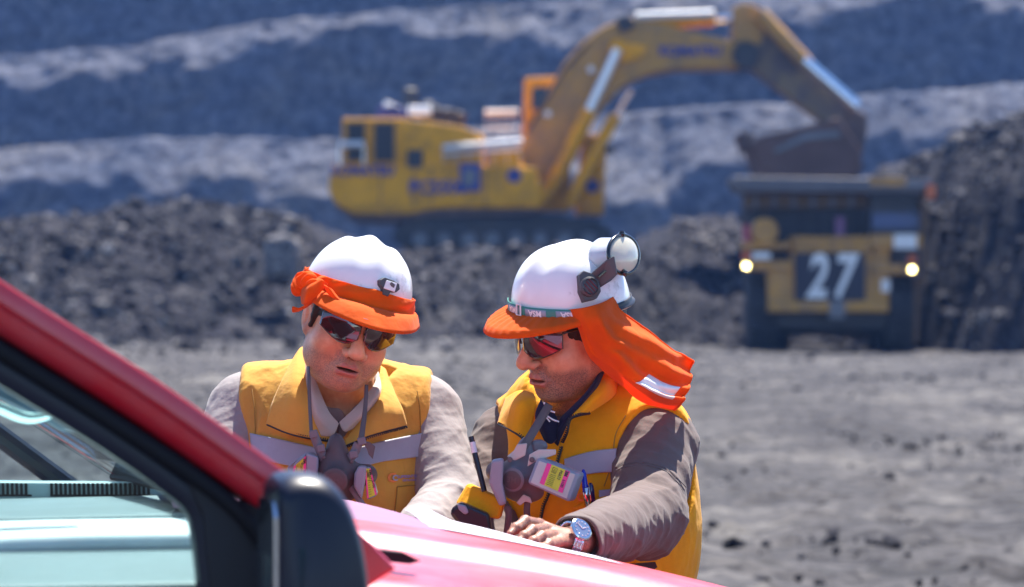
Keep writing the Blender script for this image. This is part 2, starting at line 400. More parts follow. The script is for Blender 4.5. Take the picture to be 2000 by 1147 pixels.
# tracks
for sy in (-3.4, 1.6):
    m = MB(); out = [(770, 462), (785, 440), (820, 432), (1130, 432), (1175, 440), (1195, 458), (1185, 480), (1150, 490), (815, 490), (782, 482)]
    expr(m, out, sy, sy + 1.8); tr = m.build('track', M_dark, er, bev=.1)
    for row in (431, 490):
        s = MB()
        for k in range(26): s.box(ex(800 + k * 14.5, row, sy + .9), (.22, 1.95, .12))
        s.box(ex(981, row, sy + .9), (8.8, 1.6, .06)); s.build('track_shoes', M_dark, tr)
    s = MB()
    for k in range(8): s.lathe(ex(825 + k * 46, 472, sy - .12), (0, 1, 0), [(0, .05), (0, .30), (.1, .38), (2.0, .38), (2.04, .1)], 18)
    s.build('track_rollers', M_grey, tr)
m = MB(); expr(m, [(850, 445), (1100, 445), (1100, 420), (850, 420)], -1.6, 1.6); m.lathe(ex(960, 440, 0), (0, 0, 1), [(0, 1.9), (.9, 1.9)], 32); m.build('undercarriage', M_dark, er)
# upper body
m = MB(); expr(m, [(655, 330), (1020, 330), (1045, 345), (1060, 380), (1055, 412), (860, 412), (800, 425), (700, 424), (665, 405), (650, 380)], -W_, W_); body = m.build('body', M_yel, er, bev=.12)
m = MB(); expr(m, [(655, 405), (760, 425), (860, 413), (1050, 413), (1040, 424), (840, 428), (770, 437), (690, 432)], -W_ + .1, W_ - .1); m.build('belly_plate', M_rust, body)
m = MB(); expr(m, [(676, 240), (785, 240), (900, 255), (945, 270), (948, 332), (676, 332)], -W_ + .15, W_ - .15); eh = m.build('engine_house', M_yel, er, bev=.08)
for (a, b, c, d) in ((686, 249, 719, 322), (738, 249, 775, 322)):
    m = MB()
    expr(m, [(a, b), (c, b), (c, d), (a, d)], -W_ + .03, -W_ + .12); g = m.build('grille', M_blk, eh)
    m = MB()
    for k in range(9): expr(m, [(a, b + 3 + k * 8), (c, b + 3 + k * 8), (c, b + 5 + k * 8), (a, b + 5 + k * 8)], -W_ - .04, -W_ + .03)
    m.build('louvre', M_dark, g)
    m = MB(); expr(m, [(a - 3, b - 4), (a + 0, b - 4), (a + 0, d + 4), (a - 3, d + 4)], -W_ - .03, -W_ + .1); expr(m, [(c, b - 4), (c + 3, b - 4), (c + 3, d + 4), (c, d + 4)], -W_ - .03, -W_ + .1)
    m.build('frame', M_yeld, g)
for a, b in ((800, 300), (870, 288)):
    m = MB(); expr(m, [(a, b), (a + 30, b), (a + 30, b + 34), (a, b + 34)], -W_ - .02, -W_ + .1); m.build('hatch', M_dark if a == 800 else M_yeld, eh)
m = MB(); expr(m, [(900, 326), (940, 326), (940, 380), (900, 380)], -W_ - .06, -W_ + .02); m.build('service_opening', M_bluew, body)
m = MB(); expr(m, [(908, 340), (925, 336), (934, 352), (920, 372), (906, 366)], -W_ - .10, -W_ - .05); m.build('service_hose', M_grey, body)
for a in (748, 812, 845, 948):
    m = MB(); expr(m, [(a, 334), (a + 2, 334), (a + 2, 408), (a, 408)], -W_ - .03, -W_ + .02); m.build('panel_seam', M_rust, body)
m = MB(); expr(m, [(955, 300), (1018, 296), (1020, 334), (955, 334)], -W_ + .3, W_ - .3); m.build('side_deck', M_yel, er, bev=.06)
m = MB(); expr(m, [(990, 335), (1046, 335), (1050, 402), (990, 402)], -W_ - .05, -W_ + .3); m.build('step_box', M_yel, body, bev=.05)
# rails that catch the sun
m = MB()
def rail(a, b, c, d, y, r): m.tube([ex(a, b, y), ex(c, d, y)], r, 8)
rail(868, 297, 1020, 285, -W_ - .1, .14); rail(868, 310, 1015, 300, -W_ - .1, .05)
for k in range(7): rail(870 + k * 24, 297 - k * 1.9, 870 + k * 24, 326, -W_ - .1, .012)
m.build('handrail', M_brt, er)
m = MB(); rail(672, 291, 718, 290, -W_ - .15, .16); rail(672, 291, 672, 330, -W_ - .15, .04); rail(718, 290, 718, 330, -W_ - .15, .04); m.build('handrail', M_brt, er)
m = MB()
for yy in (212, 222, 244): rail(946, yy, 1012, yy - 1, 2.6, .03 if yy != 212 else .09)
for k in range(5): rail(948 + 16 * k, 212, 948 + 16 * k, 270, 2.6, .012)
m.build('roof_rail', M_brt, er)
# roof machinery
m = MB(); expr(m, [(735, 240), (742, 214), (775, 208), (800, 226), (812, 240)], -2.2, 2.4); m.build('engine_cowl', M_bluew, er, bev=.08)
m = MB(); m.box(ex(768, 214, -1.8), (.75, .8, .28), Matrix.Rotation(R(20), 3, 'Y')); m.box(ex(822, 222, -2), (1.1, 1.0, .42)); m.build('engine_cover', M_brt, er, bev=.05)
m = MB(); m.tube([ex(803, 240, -1), ex(803, 190, -1), ex(806, 172, -1)], .18, 12); m.lathe(ex(803, 200, -1), (0, 0, 1), [(-.3, .2), (-.2, .36), (.5, .36), (.6, .2)]); m.build('exhaust_stack', M_dark, er)
for a, b, r in ((850, 236, .42), (872, 240, .5), (893, 246, .36), (838, 226, .25)):
    m = MB(); m.lathe(ex(a, b, -1.2), (0, 0, 1), [(-.9, r), (.25, r), (.35, r * 1.25), (.5, r * 1.25), (.6, .1)], 18); m.build('air_filter', M_dark, er)
# cab on the far side of the boom
m = MB(); expr(m, [(1024, 150), (1110, 146), (1114, 300), (1022, 300)], .8, 3.4); cab = m.build('cab', M_yel, er, bev=.08)
m = MB(); expr(m, [(1040, 170), (1072, 168), (1068, 208), (1038, 212)], .74, .82); m.build('window', M_cgl, cab)
m = MB(); expr(m, [(1020, 240), (1110, 240), (1115, 410), (1025, 410)], .6, 3.2); m.build('cab_riser', M_yel, er, bev=.06)
m = MB(); expr(m, [(1140, 260), (1185, 262), (1180, 418), (1125, 418)], .9, 3.3); fr_ = m.build('front_post', M_yel, er, bev=.06)
m = MB(); expr(m, [(1182, 286), (1203, 288), (1203, 296), (1182, 296)], .9, 2.6); m.build('mirror_bracket', M_dark, fr_)
# boom
boom = [(1012, 292), (1040, 240), (1100, 128), (1140, 84), (1175, 58), (1225, 38), (1262, 44), (1330, 60), (1432, 86), (1460, 96), (1468, 112), (1455, 134), (1420, 139), (1320, 140), (1262, 150), (1215, 172), (1180, 208), (1120, 290), (1065, 372), (1040, 400), (1012, 395), (1000, 350)]
m = MB(); expr(m, boom, -1.35, .55); bo = m.build('boom', M_yeld, er, bev=.12)
m = MB(); expr(m, [(1200, 44), (1222, 34), (1232, 52), (1212, 70)], -1.5, .7); m.lathe(ex(1222, 52, -1.55), (0, 1, 0), [(0, .05), (0, .34), (2.3, .34), (2.3, .05)], 18); m.build('pivot_lug', M_dark, bo)
m = MB(); m.lathe(ex(1205, 98, -1.7), (0, 1, 0), [(0, .05), (0, .42), (2.6, .42), (2.6, .05)], 20); expr(m, [(1196, 104), (1218, 88), (1262, 96), (1248, 118), (1214, 128)], -1.55, -1.36); m.build('cylinder_pin', M_yel, bo)
m = MB(); m.lathe(ex(1452, 112, -1.7), (0, 1, 0), [(0, .05), (0, .62), (2.6, .62), (2.6, .05)], 20); expr(m, [(1436, 92), (1466, 90), (1470, 136), (1440, 140)], -1.6, .8); m.build('elbow_joint', M_dark, bo)
m = MB(); m.tube([ex(1180, 60, -1.2), ex(1100, 140, -1.45), ex(1030, 262, -1.45)], .07, 8); m.build('hose', M_dark, bo)
for a, b in ((1153, 140), (1069, 226)):
    m = MB(); m.lathe(ex(a, b, -1.42), (0, 1, 0), [(0, .01), (0, .16), (.08, .16)], 14); m.build('work_lamp', M_wht, bo)
for y in (-2.0, .95):
    m = MB(); m.tube([ex(1052, 400, y), ex(1085, 352, y), ex(1150, 222, y)], [.30, .36, .36], 14); c = m.build('boom_cylinder', M_yel, er, smooth=True, sharp=40)
    m = MB(); m.tube([ex(1146, 228, y), ex(1204, 104, y)], .22, 12); m.build('rod', M_brt, c, smooth=True, sharp=40)
m = MB(); m.tube([ex(1112, 405, -1.7), ex(1130, 360, -1.7), ex(1200, 230, -1.7)], [.26, .3, .3], 14); c = m.build('boom_cylinder', M_yel, er, smooth=True, sharp=40)
m = MB(); m.tube([ex(1186, 256, 1.9), ex(1236, 172, 1.9)], .12, 10); m.build('rod', M_wht, c)
# stick cylinder pair over the boom
for y in (-.95, .2):
    m = MB(); m.tube([ex(1226, 52, y), ex(1395, 40, y)], .24, 12); c = m.build('stick_cylinder', M_yel, er, smooth=True, sharp=40)
    m = MB(); m.tube([ex(1380, 41, y), ex(1440, 38, y)], .13, 12); m.build('rod', M_chrome, c)
m = MB(); m.tube([ex(1240, 36, -1.2), ex(1392, 31, -1.2)], .17, 10); m.build('feed_pipe', M_wht, er)
# stick
stick = [(1428, 20), (1448, 10), (1500, 26), (1540, 70), (1600, 140), (1668, 212), (1680, 232), (1640, 262), (1600, 240), (1540, 196), (1480, 150), (1448, 128), (1425, 84)]
m = MB(); expr(m, stick, -1.15, .35); st = m.build('stick', M_rust if False else mat('worn_yellow_stick', (.24, .16, .075), .6, var=.3, vscale=.9, dirt=(.08, .06, .07), dscale=.8, dlo=.35, dhi=.6), er, bev=.1)
m = MB(); expr(m, [(1428, 20), (1448, 10), (1476, 18), (1490, 60), (1480, 92), (1428, 84)], -1.3, .5); m.build('stick_head', M_yeld, st, bev=.06)
m = MB(); m.tube([ex(1478, 34, -1.7), ex(1570, 132, -1.7)], .36, 14); c = m.build('bucket_cylinder', M_yeld, er, smooth=True, sharp=40)
m = MB(); m.tube([ex(1562, 124, -1.8), ex(1665, 214, -1.8)], .3, 14); m.build('rod', M_chrome, c, smooth=True, sharp=40)
# link and bucket
m = MB(); expr(m, [(1648, 204), (1690, 230), (1688, 262), (1676, 318), (1664, 330), (1622, 316), (1626, 262), (1640, 236)], -1.2, .4); m.build('bucket_link', M_rust, er, bev=.08)
bk = MB(); prof = [(1625, 236), (1600, 244), (1530, 262), (1475, 272), (1456, 286), (1466, 316), (1478, 352), (1510, 376), (1570, 386), (1640, 372), (1672, 338), (1670, 300)]
expr(bk, prof, -2.9, 2.1); bu = bk.build('bucket', M_rust if False else mat('bucket_steel', (.13, .07, .055), .75, .0, var=.25, vscale=.7), er, bev=.1)
m = MB(); expr(m, [(1625, 262), (1560, 268), (1500, 300), (1505, 306), (1565, 280), (1630, 274)], -3.0, -2.88); m.build('side_rib', M_grey, bu)
for k in range(6):
    m = MB(); expr(m, [(1460, 284), (1452, 300), (1440, 262), (1466, 270)], -2.8 + k * .95, -2.4 + k * .95); m.build('bucket_tooth', M_rust, bu)
for t_, s_, px, py, y, pa in (('KOMATSU', .62, 715, 341, -W_ - .02, body), ('PC5500', .82, 858, 373, -W_ - .02, body), ('KOMATSU', .62, 1345, 105, -1.37, bo)):
    text_on('lettering', t_, s_, ex(px, py, y), (1, 0, 0), (0, 0, 1), M_bluew, pa, bold=.03, lift=.02)
for px, py, y in ((1004, 350, -W_ - .02), (1158, 362, .88)):
    m = MB(); m.lathe(ex(px, py, y), (0, 1, 0), [(-.06, .01), (-.06, .33), (0, .33)], 20); m.build('emblem', M_bluew, body)

# ============================================================ HAUL TRUCK
YT = 125.0
def tk(px, py, y=0.0):
    p = at(px, py, YT); return Vector((p.x + y * .1, YT + y, p.z))
def tbox(mb, a, b, c, d, y0, y1): mb.prism([tk(a, b, y0), tk(c, b, y0), tk(c, d, y0), tk(a, d, y0)], (0, y1 - y0, 0)); return mb
M_ty = mat('truck_yellow', (.58, .28, .035), .5, var=.15, vscale=.8, dirt=(.16, .10, .06), dscale=.8, dlo=.4, dhi=.7)
M_tb = mat('truck_dump_body', (.12, .115, .13), .6, .2, var=.25, vscale=.8)
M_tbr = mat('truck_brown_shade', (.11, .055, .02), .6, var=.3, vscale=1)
M_amb = mat('amber_lens', (.6, .12, .02), .3)
M_lamp = mat('lit_headlamp', (1, .9, .5), .3, emis=((1.0, .80, .30), 8.0))
tr_ = thing('haul_truck', 'giant yellow haul truck numbered 27 facing us with both headlamps lit', 'dump truck', tk(1630, 690))
# dump body with canopy
m = MB()
m.prism([tk(1430, 345, 0), tk(1822, 350, 0), tk(1822, 362, 0), tk(1805, 376, 0), tk(1445, 374, 0), tk(1430, 358, 0)], (0, 3.4, 0)); db = m.build('canopy', M_tb, tr_, bev=.06)
m = MB(); tbox(m, 1700, 346, 1770, 364, -.06, 3.0); m.build('canopy_patch', M_ty, db)
m = MB(); tbox(m, 1770, 350, 1822, 366, -.08, .3); m.build('canopy_light_panel', M_grey, db)
m = MB(); m.prism([tk(1445, 372, 2.6), tk(1445, 410, 3.2), tk(1445, 560, 3.6), tk(1445, 560, 11.5), tk(1445, 345, 12.0), tk(1445, 345, 3.4)], (7.1, 0, 0)); m.build('dump_body', M_tb, tr_, bev=.08)
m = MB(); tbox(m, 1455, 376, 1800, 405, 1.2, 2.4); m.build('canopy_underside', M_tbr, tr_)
for k in range(9):
    m = MB(); tbox(m, 1470 + k * 38, 378, 1478 + k * 38, 404, 1.0, 1.2); m.build('canopy_rib', M_tb, tr_)
m = MB(); tbox(m, 1810, 362, 1826, 388, -.3, .4); m.build('marker_lamp', M_amb, tr_)
# upper deck, cab, air filters
m = MB(); tbox(m, 1452, 474, 1545, 486, -.2, 2.2); tbox(m, 1700, 458, 1800, 484, -.2, 2.2); tbox(m, 1545, 462, 1700, 474, -.1, 2.0); m.build('deck', M_ty, tr_, bev=.04)
m = MB(); tbox(m, 1700, 384, 1796, 458, .5, 2.4); cb = m.build('cab', M_dark, tr_, bev=.06)
m = MB(); tbox(m, 1704, 416, 1794, 446, .42, .52); m.build('windshield', mat('truck_windshield', (.012, .04, .16), .25), cb)
m = MB(); tbox(m, 1700, 380, 1800, 388, .2, 2.4); m.build('cab_roof', M_blk, cb)
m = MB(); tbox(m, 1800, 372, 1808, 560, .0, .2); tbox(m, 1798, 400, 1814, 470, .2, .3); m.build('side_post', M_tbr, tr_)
for px in (1495, ):
    m = MB(); m.lathe(tk(px, 452, -.3), (0, 1, 0), [(0, .1), (0, .46), (.1, .52), (1.6, .52), (1.7, .3)], 24); m.build('air_filter', M_ty, tr_, smooth=True, sharp=40)
m = MB(); tbox(m, 1452, 440, 1466, 474, .1, .4); m.build('fire_bottle', mat('red_bottle', (.4, .05, .1), .4), tr_)
m = MB(); tbox(m, 1632, 424, 1650, 460, .3, .7); m.build('warning_panel', mat('dull_magenta', (.16, .07, .16), .6), tr_)
m = MB()
for a in (1478, 1512, 1548, 1580, 1612, 1660, 1690): m.tube([tk(a, 404, .6), tk(a, 470, .6)], .05, 6)
m.tube([tk(1460, 420, .5), tk(1700, 420, .5)], .05, 6); m.tube([tk(1460, 440, .5), tk(1700, 440, .5)], .05, 6); m.build('handrail', M_dark, tr_)
m = MB(); tbox(m, 1466, 404, 1700, 476, 2.2, 2.6); m.build('bulkhead', M_blk, tr_)
m = MB(); tbox(m, 1746, 458, 1790, 486, -.32, -.2); m.build('white_plate', M_wht, tr_)
m = MB(); tbox(m, 1470, 494, 1505, 506, -.3, -.1); m.build('white_plate', M_wht, tr_)
# front
m = MB(); tbox(m, 1548, 464, 1702, 592, 0, 1.6); gr_ = m.build('radiator_frame', M_ty, tr_, bev=.06)
m = MB(); tbox(m, 1552, 494, 1690, 588, -.14, 0); gb = m.build('grille', mat('number_panel', (.015, .015, .03), .6), tr_)
for ch, px in (('2', 1594), ('7', 1645)): text_on('number', ch, 2.35, tk(px, 544, -.15), (1, 0, 0), (0, 0, 1), M_wht, gb, bold=.06, lift=.02, shear=.2, sx=.68)
for k in range(4):
    m = MB(); tbox(m, 1556 + k * 38, 468, 1586 + k * 38, 490, -.1, 0); m.build('vent_panel', M_ty, gr_, bev=.04)
m = MB(); tbox(m, 1456, 510, 1548, 528, -.1, 1.2); tbox(m, 1500, 526, 1548, 592, .05, 1.2); m.build('front_frame', M_ty, tr_, bev=.05)
m = MB(); tbox(m, 1702, 516, 1792, 536, -.1, 1.2); tbox(m, 1702, 500, 1736, 588, .05, 1.2); m.build('front_frame', M_ty, tr_, bev=.05)
m = MB(); tbox(m, 1706, 462, 1738, 500, .0, 1.2); m.build('front_box', M_ty, tr_, bev=.05)
m = MB(); tbox(m, 1502, 588, 1736, 610, -.5, .7); m.build('bumper', M_ty, tr_, bev=.06)
m = MB(); tbox(m, 1620, 588, 1650, 622, -.6, -.48); m.build('tow_hook', M_grey, tr_)
m = MB(); tbox(m, 1722, 546, 1738, 570, -.08, .06); m.build('small_sign', M_wht, tr_)
for px, py in ((1458, 520), (1781, 527)):
    m = MB(); m.lathe(tk(px, py, -.35), (0, 1, 0), [(0, .01), (-.03, .06), (0, .10)], 20); hl = m.build('headlight', M_lamp, tr_)
    m = MB(); m.lathe(tk(px, py, -.3), (0, 1, 0), [(0, .15), (.25, .15), (.3, .1)], 20); m.build('housing', M_dark, hl)
    m = MB(); m.lathe(tk(px, py - 20, -.35), (0, 1, 0), [(0, .01), (-.03, .1), (0, .17)], 16); m.build('indicator', M_amb, tr_)
# axles and tyres
m = MB(); tbox(m, 1500, 606, 1740, 640, .6, 11); m.build('chassis', M_blk, tr_)
m = MB(); m.tube([tk(1480, 636, 1.8), tk(1760, 636, 1.8)], .35, 12); m.tube([tk(1480, 632, 8.5), tk(1760, 632, 8.5)], .55, 12); m.build('axle', M_dark, tr_)
def wheel(xc, yc, wd, rd):
    p = tk(xc, 688, yc); c = Vector((p.x, p.y, p.z + rd)); h = wd / 2
    m = MB(); m.lathe(c, (1, 0, 0), [(-h, rd * .55), (-h * .98, rd * .85), (-h * .8, rd * .97), (-h * .3, rd), (h * .3, rd), (h * .8, rd * .97), (h * .98, rd * .85), (h, rd * .55)], 40)
    t = m.build('wheel', M_tyre, tr_, smooth=True, sharp=50)
    m = MB()
    for k in range(36):
        a = 2 * math.pi * k / 36; rot = Matrix.Rotation(a, 3, 'X'); m.box(c + rot @ Vector((h * .45, 0, rd)), (h * .8, .14, .12), rot); m.box(c + rot @ Vector((-h * .45, .12, rd)), (h * .8, .14, .12), rot)
    m.build('tread', M_tyre, t)
    m = MB(); m.lathe(c, (1, 0, 0), [(-h * .9, .1), (-h * .7, rd * .5), (h * .7, rd * .5), (h * .9, .1)], 24); m.build('rim', M_ty, t)
wheel(1483, 1.8, 1.15, 1.5); wheel(1754, 1.8, 1.15, 1.5)
for xc in (1486, 1512, 1722, 1748): wheel(xc, 8.5, .95, 1.5)
m = MB(); m.prism([tk(1786, 540, .4), tk(1796, 540, .4), tk(1794, 670, .4), tk(1786, 670, .4)], (0, .1, 0)); m.build('ladder', M_tbr, tr_)
# ============================================================ RED PICKUP
BETA = R(12); CO = Vector((-.27, 3.75, 0)); UA = Vector((math.cos(BETA), math.sin(BETA), 0)); VA = Vector((-math.sin(BETA), math.cos(BETA), 0))
def cw(u, v, z): return CO + UA * u + VA * v + Vector((0, 0, z))
def cpt(px, py, v):
    """where the line of sight through a photo pixel meets the truck's lengthwise plane at depth v"""
    d = at(px, py, 1.0) - Vector((0, 0, CH)); n = VA; p0 = CO + VA * v
    t = (p0 - Vector((0, 0, CH))).dot(n) / d.dot(n); return Vector((0, 0, CH)) + d * t
def cuz(p): q = p - CO; return q.dot(UA), q.dot(VA), p.z
def mpaint():
    m, t, B, N, L = _nodes('red_car_paint')
    B.inputs['Roughness'].default_value = .4; B.inputs['Coat Weight'].default_value = 1.0; B.inputs['Coat Roughness'].default_value = .26; B.inputs['Specular IOR Level'].default_value = .5
    n = _noise(N, L, 5, 8, .7); c = _mix(N, L, _ramp(N, L, n.outputs[0], [(.45, (0, 0, 0)), (.85, (.30, .30, .30))]).outputs[0], (.62, .005, .022), (.45, .22, .24))
    L.new(c, B.inputs['Base Color']); return m
M_red = mpaint()
M_hood = mat('dusty_red_bonnet', (.55, .008, .035), .40, var=.08, vscale=4, dirt=(.62, .24, .29), dscale=5, dlo=.45, dhi=.9, coat=.55, croug=.27, spec=.6, bump=.05, bscale=3, bdist=.01)
M_seal = mat('black_rubber_seal', (.004, .005, .010), .65, spec=.3)
M_trim = mat('black_plastic_trim', (.005, .007, .014), .55, bump=.15, bscale=900, bdist=.0005)
M_mir = mat('mirror_housing', (.003, .006, .022), .42, spec=.35, coat=.15, croug=.2, bump=.05, bscale=700, bdist=.0004)
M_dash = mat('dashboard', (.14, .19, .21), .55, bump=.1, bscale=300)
M_dashl = mat('dash_sun_glare', (.80, .84, .86), .45)  # sun glare on the dash top put into a pale colour
M_tint = glass('tinted_side_glass', (.80, .90, .92))
M_ws = glass('windscreen_glass', (.92, .975, .98))
M_carp = mat('dark_upholstery', (.03, .035, .045), .8)
pk = thing('pickup_truck', 'dusty red pickup with black door mirror, a paper map spread on its bonnet', 'pickup', cw(.3, .9, 0))
# pillar and roof rail, swept along the door opening
def strip(name, pts_px, v0, width, depth, mat_, parent, prof=None, n=60):
    """pts_px: centre line in the photo; width across (m), depth into the car"""
    c = spline([cpt(a, b, v0) for a, b in pts_px], n); vs = []
    prof = prof or [(-.5, .35), (-.44, .08), (-.2, 0), (.2, 0), (.44, .08), (.5, .35), (.5, 1), (-.5, 1)]
    for i in range(n):
        t = c[min(i + 1, n - 1)] - c[max(i - 1, 0)]; t = Vector(t).normalized(); up = t.cross(-VA).normalized()
        for a, b in prof: vs.append(Vector(c[i]) + up * a * width + VA * b * depth)
    k = len(prof); fs = gridfaces(n, k, True) + [tuple(range(k)), tuple((n - 1) * k + j for j in range(k))]
    return mk(name, vs, fs, mat_, parent, sharp=50)
pil = strip('pillar', [(-900, 225), (-600, 255), (-300, 405), (0, 600), (270, 772), (440, 890), (545, 965)], .02, .044, .07, M_red, pk, [(-.60, .05), (-.5, .0), (-.12, .0), (-.05, .07), (.0, .08), (.06, .0), (.25, .02), (.42, .10), (.55, .24), (.64, .42), (.68, .62), (.5, 1), (-.5, 1)])
strip('seal', [(-900, 330), (-600, 355), (-300, 492), (0, 682), (262, 850), (440, 975), (520, 1060)], .035, .022, .05, M_seal, pk)
fr2 = strip('door_frame', [(-900, 400), (-600, 425), (-300, 540), (0, 722), (215, 856), (335, 940), (385, 985), (404, 1040), (418, 1160), (430, 1290)], .05, .034, .035, M_mir, pk)
# sail panel between the pillar foot and the glass
m = MB(); m.prism([cpt(a, b, .045) for a, b in ((350, 905), (440, 965), (560, 1010), (640, 1250), (700, 1420), (425, 1420), (412, 1150), (396, 1010))], VA * .03); m.build('sail_panel', M_trim, pk, bev=.004)
# side glass (just inside the frame), leaning a little
wp = [(-900, 380), (-600, 405), (-300, 520), (0, 706), (215, 846), (340, 935), (395, 990), (412, 1060), (430, 1330), (-900, 1330)]
m = MB(); m.prism([cpt(a, b, .066) for a, b in wp], VA * .004); m.build('side_window', M_tint, pk)
# door skin below the glass, fender, rest of the body (mostly below the picture)
def body_side(v, d, sgn):
    m = MB(); z = lambda u, a: a
    out = [(-3.2, 1.18), (-.95, 1.16), (.05, 1.085), (.10, .50), (-.2, .42), (-3.2, .42)]
    m.prism([cw(u, v, z_) for u, z_ in out], VA * d); return m
body_side(.0, .1, 1).build('door', M_red, pk, bev=.01)
body_side(1.66, .1, 1).build('door', M_red, pk, bev=.01)
m = MB(); m.prism([cw(-3.2, .02, 1.14), cw(-3.2, .02, .45), cw(-3.2, 1.74, .45), cw(-3.2, 1.74, 1.14)], UA * -1.7); m.build('load_bed', M_red, pk, bev=.02)
m = MB(); m.prism([cw(u, .22, z_) for u, z_ in ((-.62, 1.80), (-.9, 1.84), (-2.1, 1.82), (-2.15, 1.78), (-.62, 1.765))], VA * 1.32); m.build('roof', M_red, pk, bev=.02)
m = MB(); m.prism([cw(u, .08, z_) for u, z_ in ((-2.1, 1.8), (-2.3, 1.15), (-2.22, 1.15), (-2.03, 1.8))], VA * 1.6); m.build('rear_panel', M_red, pk, bev=.01)
m = MB(); m.tube([cw(-2.05, 1.58, 1.8), cw(-2.2, 1.68, 1.15)], .05, 8); m.build('rear_pillar', M_red, pk)
m = MB(); m.tube([cw(-2.05, .14, 1.8), cw(-2.2, .06, 1.15)], .05, 8); m.build('rear_pillar', M_red, pk)
# far pillar
m = MB(); m.tube([cw(-.86, 1.50, 1.77), cw(-.12, 1.66, 1.21)], .018, 10); m.build('pillar', M_mir, pk)
# windscreen: a curved pane between both pillars
G = np.zeros((12, 25, 3))
for i in range(12):
    t = i / 11
    for j in range(25):
        s = j / 24; v = (.06 + .10 * t) + (1.64 - .20 * t) * s; bow = .05 * (1 - (2 * s - 1) ** 2)
        G[i, j] = cw(.0 - .66 * t + bow - .14 * s * (.3 + t), v, 1.225 + .53 * t)
sheet('windshield', G, M_ws, pk, .004)
m = MB()
m.tube([cw(.0 + .05 * (1 - (2 * s - 1) ** 2) - .05 * s, .1 + 1.56 * s, 1.228) for s in np.linspace(0, 1, 16)], .006, 6); m.build('windshield_seal', M_seal, pk)
for a, b in ((.5, 1.05), (1.05, 1.6)):
    m = MB(); m.tube([cw(.03 + .04 * math.sin(t * 2.6) - .03 * a, a + (b - a) * t, 1.235 + .010 * math.sin(t * 3.1)) for t in np.linspace(0, 1, 9)], .006, 6); m.build('wiper', M_seal, pk)
# dashboard: sun glare put into its pale colour, vent reflection built as grilles
G = np.zeros((14, 20, 3))
for i in range(14):
    for j in range(20):
        u = -1.0 + 1.05 * i / 13; v = .30 + .62 * j / 19
        G[i, j] = cw(u, v, 1.205 - .02 * (j / 19) - .03 * ss(.2, 1, 1 - i / 13))
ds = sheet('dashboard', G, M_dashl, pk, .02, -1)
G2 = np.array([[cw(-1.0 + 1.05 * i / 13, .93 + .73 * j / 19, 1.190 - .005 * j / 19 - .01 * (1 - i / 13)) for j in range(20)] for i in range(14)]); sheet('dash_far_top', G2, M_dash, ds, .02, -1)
m = MB(); m.tube([cw(-1.0, .93, 1.196), cw(-.6, .93, 1.199), cw(.02, .94, 1.202)], .004, 6); m.build('dash_seam', M_seal, ds)
m = MB(); m.prism([cw(-1.0, v, z) for v, z in ((.10, 1.10), (.10, 1.180), (.31, 1.207), (.34, 1.06))], UA * 1.02); m.build('dash_edge', M_dash, ds, bev=.008)
m = MB(); m.prism([cpt(a, b, 1.50) for a, b in ((-700, 935), (350, 944), (362, 972), (368, 1012), (-700, 1008))], VA * .05); vb = m.build('defroster_reflection', mat('defroster_reflection', (.30, .42, .46), .5), ds, bev=.006)  # upright panel stands in for the vents mirrored in the windscreen
for a, b in ((-150, 62), (98, 300)):
    m = MB()
    for k in range(int((b - a) / 9)):
        x0 = a + 9 * k; m.prism([cpt(x, y, 1.497) for x, y in ((x0, 944), (x0 + 5.5, 944), (x0 + 6, 966), (x0 + .5, 966))], VA * .01)
    m.prism([cpt(x, y, 1.499) for x, y in ((a, 966), (b, 966), (b, 970), (a, 970))], VA * .004)
    m.build('vent_reflection', M_seal, vb)
m = MB(); m.tube([cw(-.66, .52, 1.06), cw(-.60, .52, 1.12)], .02, 8)
pts = [cw(-.60 - .06 * math.sin(a) * 1, .52 + .19 * math.cos(a), 1.04 + .17 * math.sin(a)) for a in np.linspace(0, 2 * math.pi, 29)]; m.tube(pts, .015, 8); m.build('steering_wheel', M_trim, pk)
# visor / rear mirror seen through the glass
m = MB()
rv = [cpt(a, b, .62) for a, b in ((-240, 700), (-60, 752), (40, 800), (120, 842), (165, 850), (200, 838), (205, 805), (150, 770), (60, 725), (-60, 660), (-240, 600))]
m.prism(rv, VA * .10); m.build('sun_visor', mat('visor', (.02, .07, .12), .5), pk, bev=.02)
m = MB(); m.tube(spline([cpt(a, b, .60) for a, b in ((-150, 760), (-20, 790), (50, 816), (100, 812))], 14), [.004 + .004 * math.sin(t) for t in np.linspace(0, 3.1, 14)], 8); m.build('visor_rim_glint', mat('visor_rim_glint', (.6, .85, .85), .2, .8), pk)  # pale metal tube stands in for light along the visor's rim
# seats
for v in (.35, 1.1):
    m = MB(); m.prism([cw(u, v, z_) for u, z_ in ((-1.15, .62), (-1.6, .58), (-1.85, 1.35), (-1.72, 1.37), (-1.5, .8), (-1.12, .78))], VA * .46); m.build('seat', M_carp, pk, bev=.04)
m = MB(); m.prism([cw(-2.2, .1, .5), cw(.1, .1, .5), cw(.1, .1, .56), cw(-2.2, .1, .56)], VA * 1.5); m.build('cab_floor', M_carp, pk)
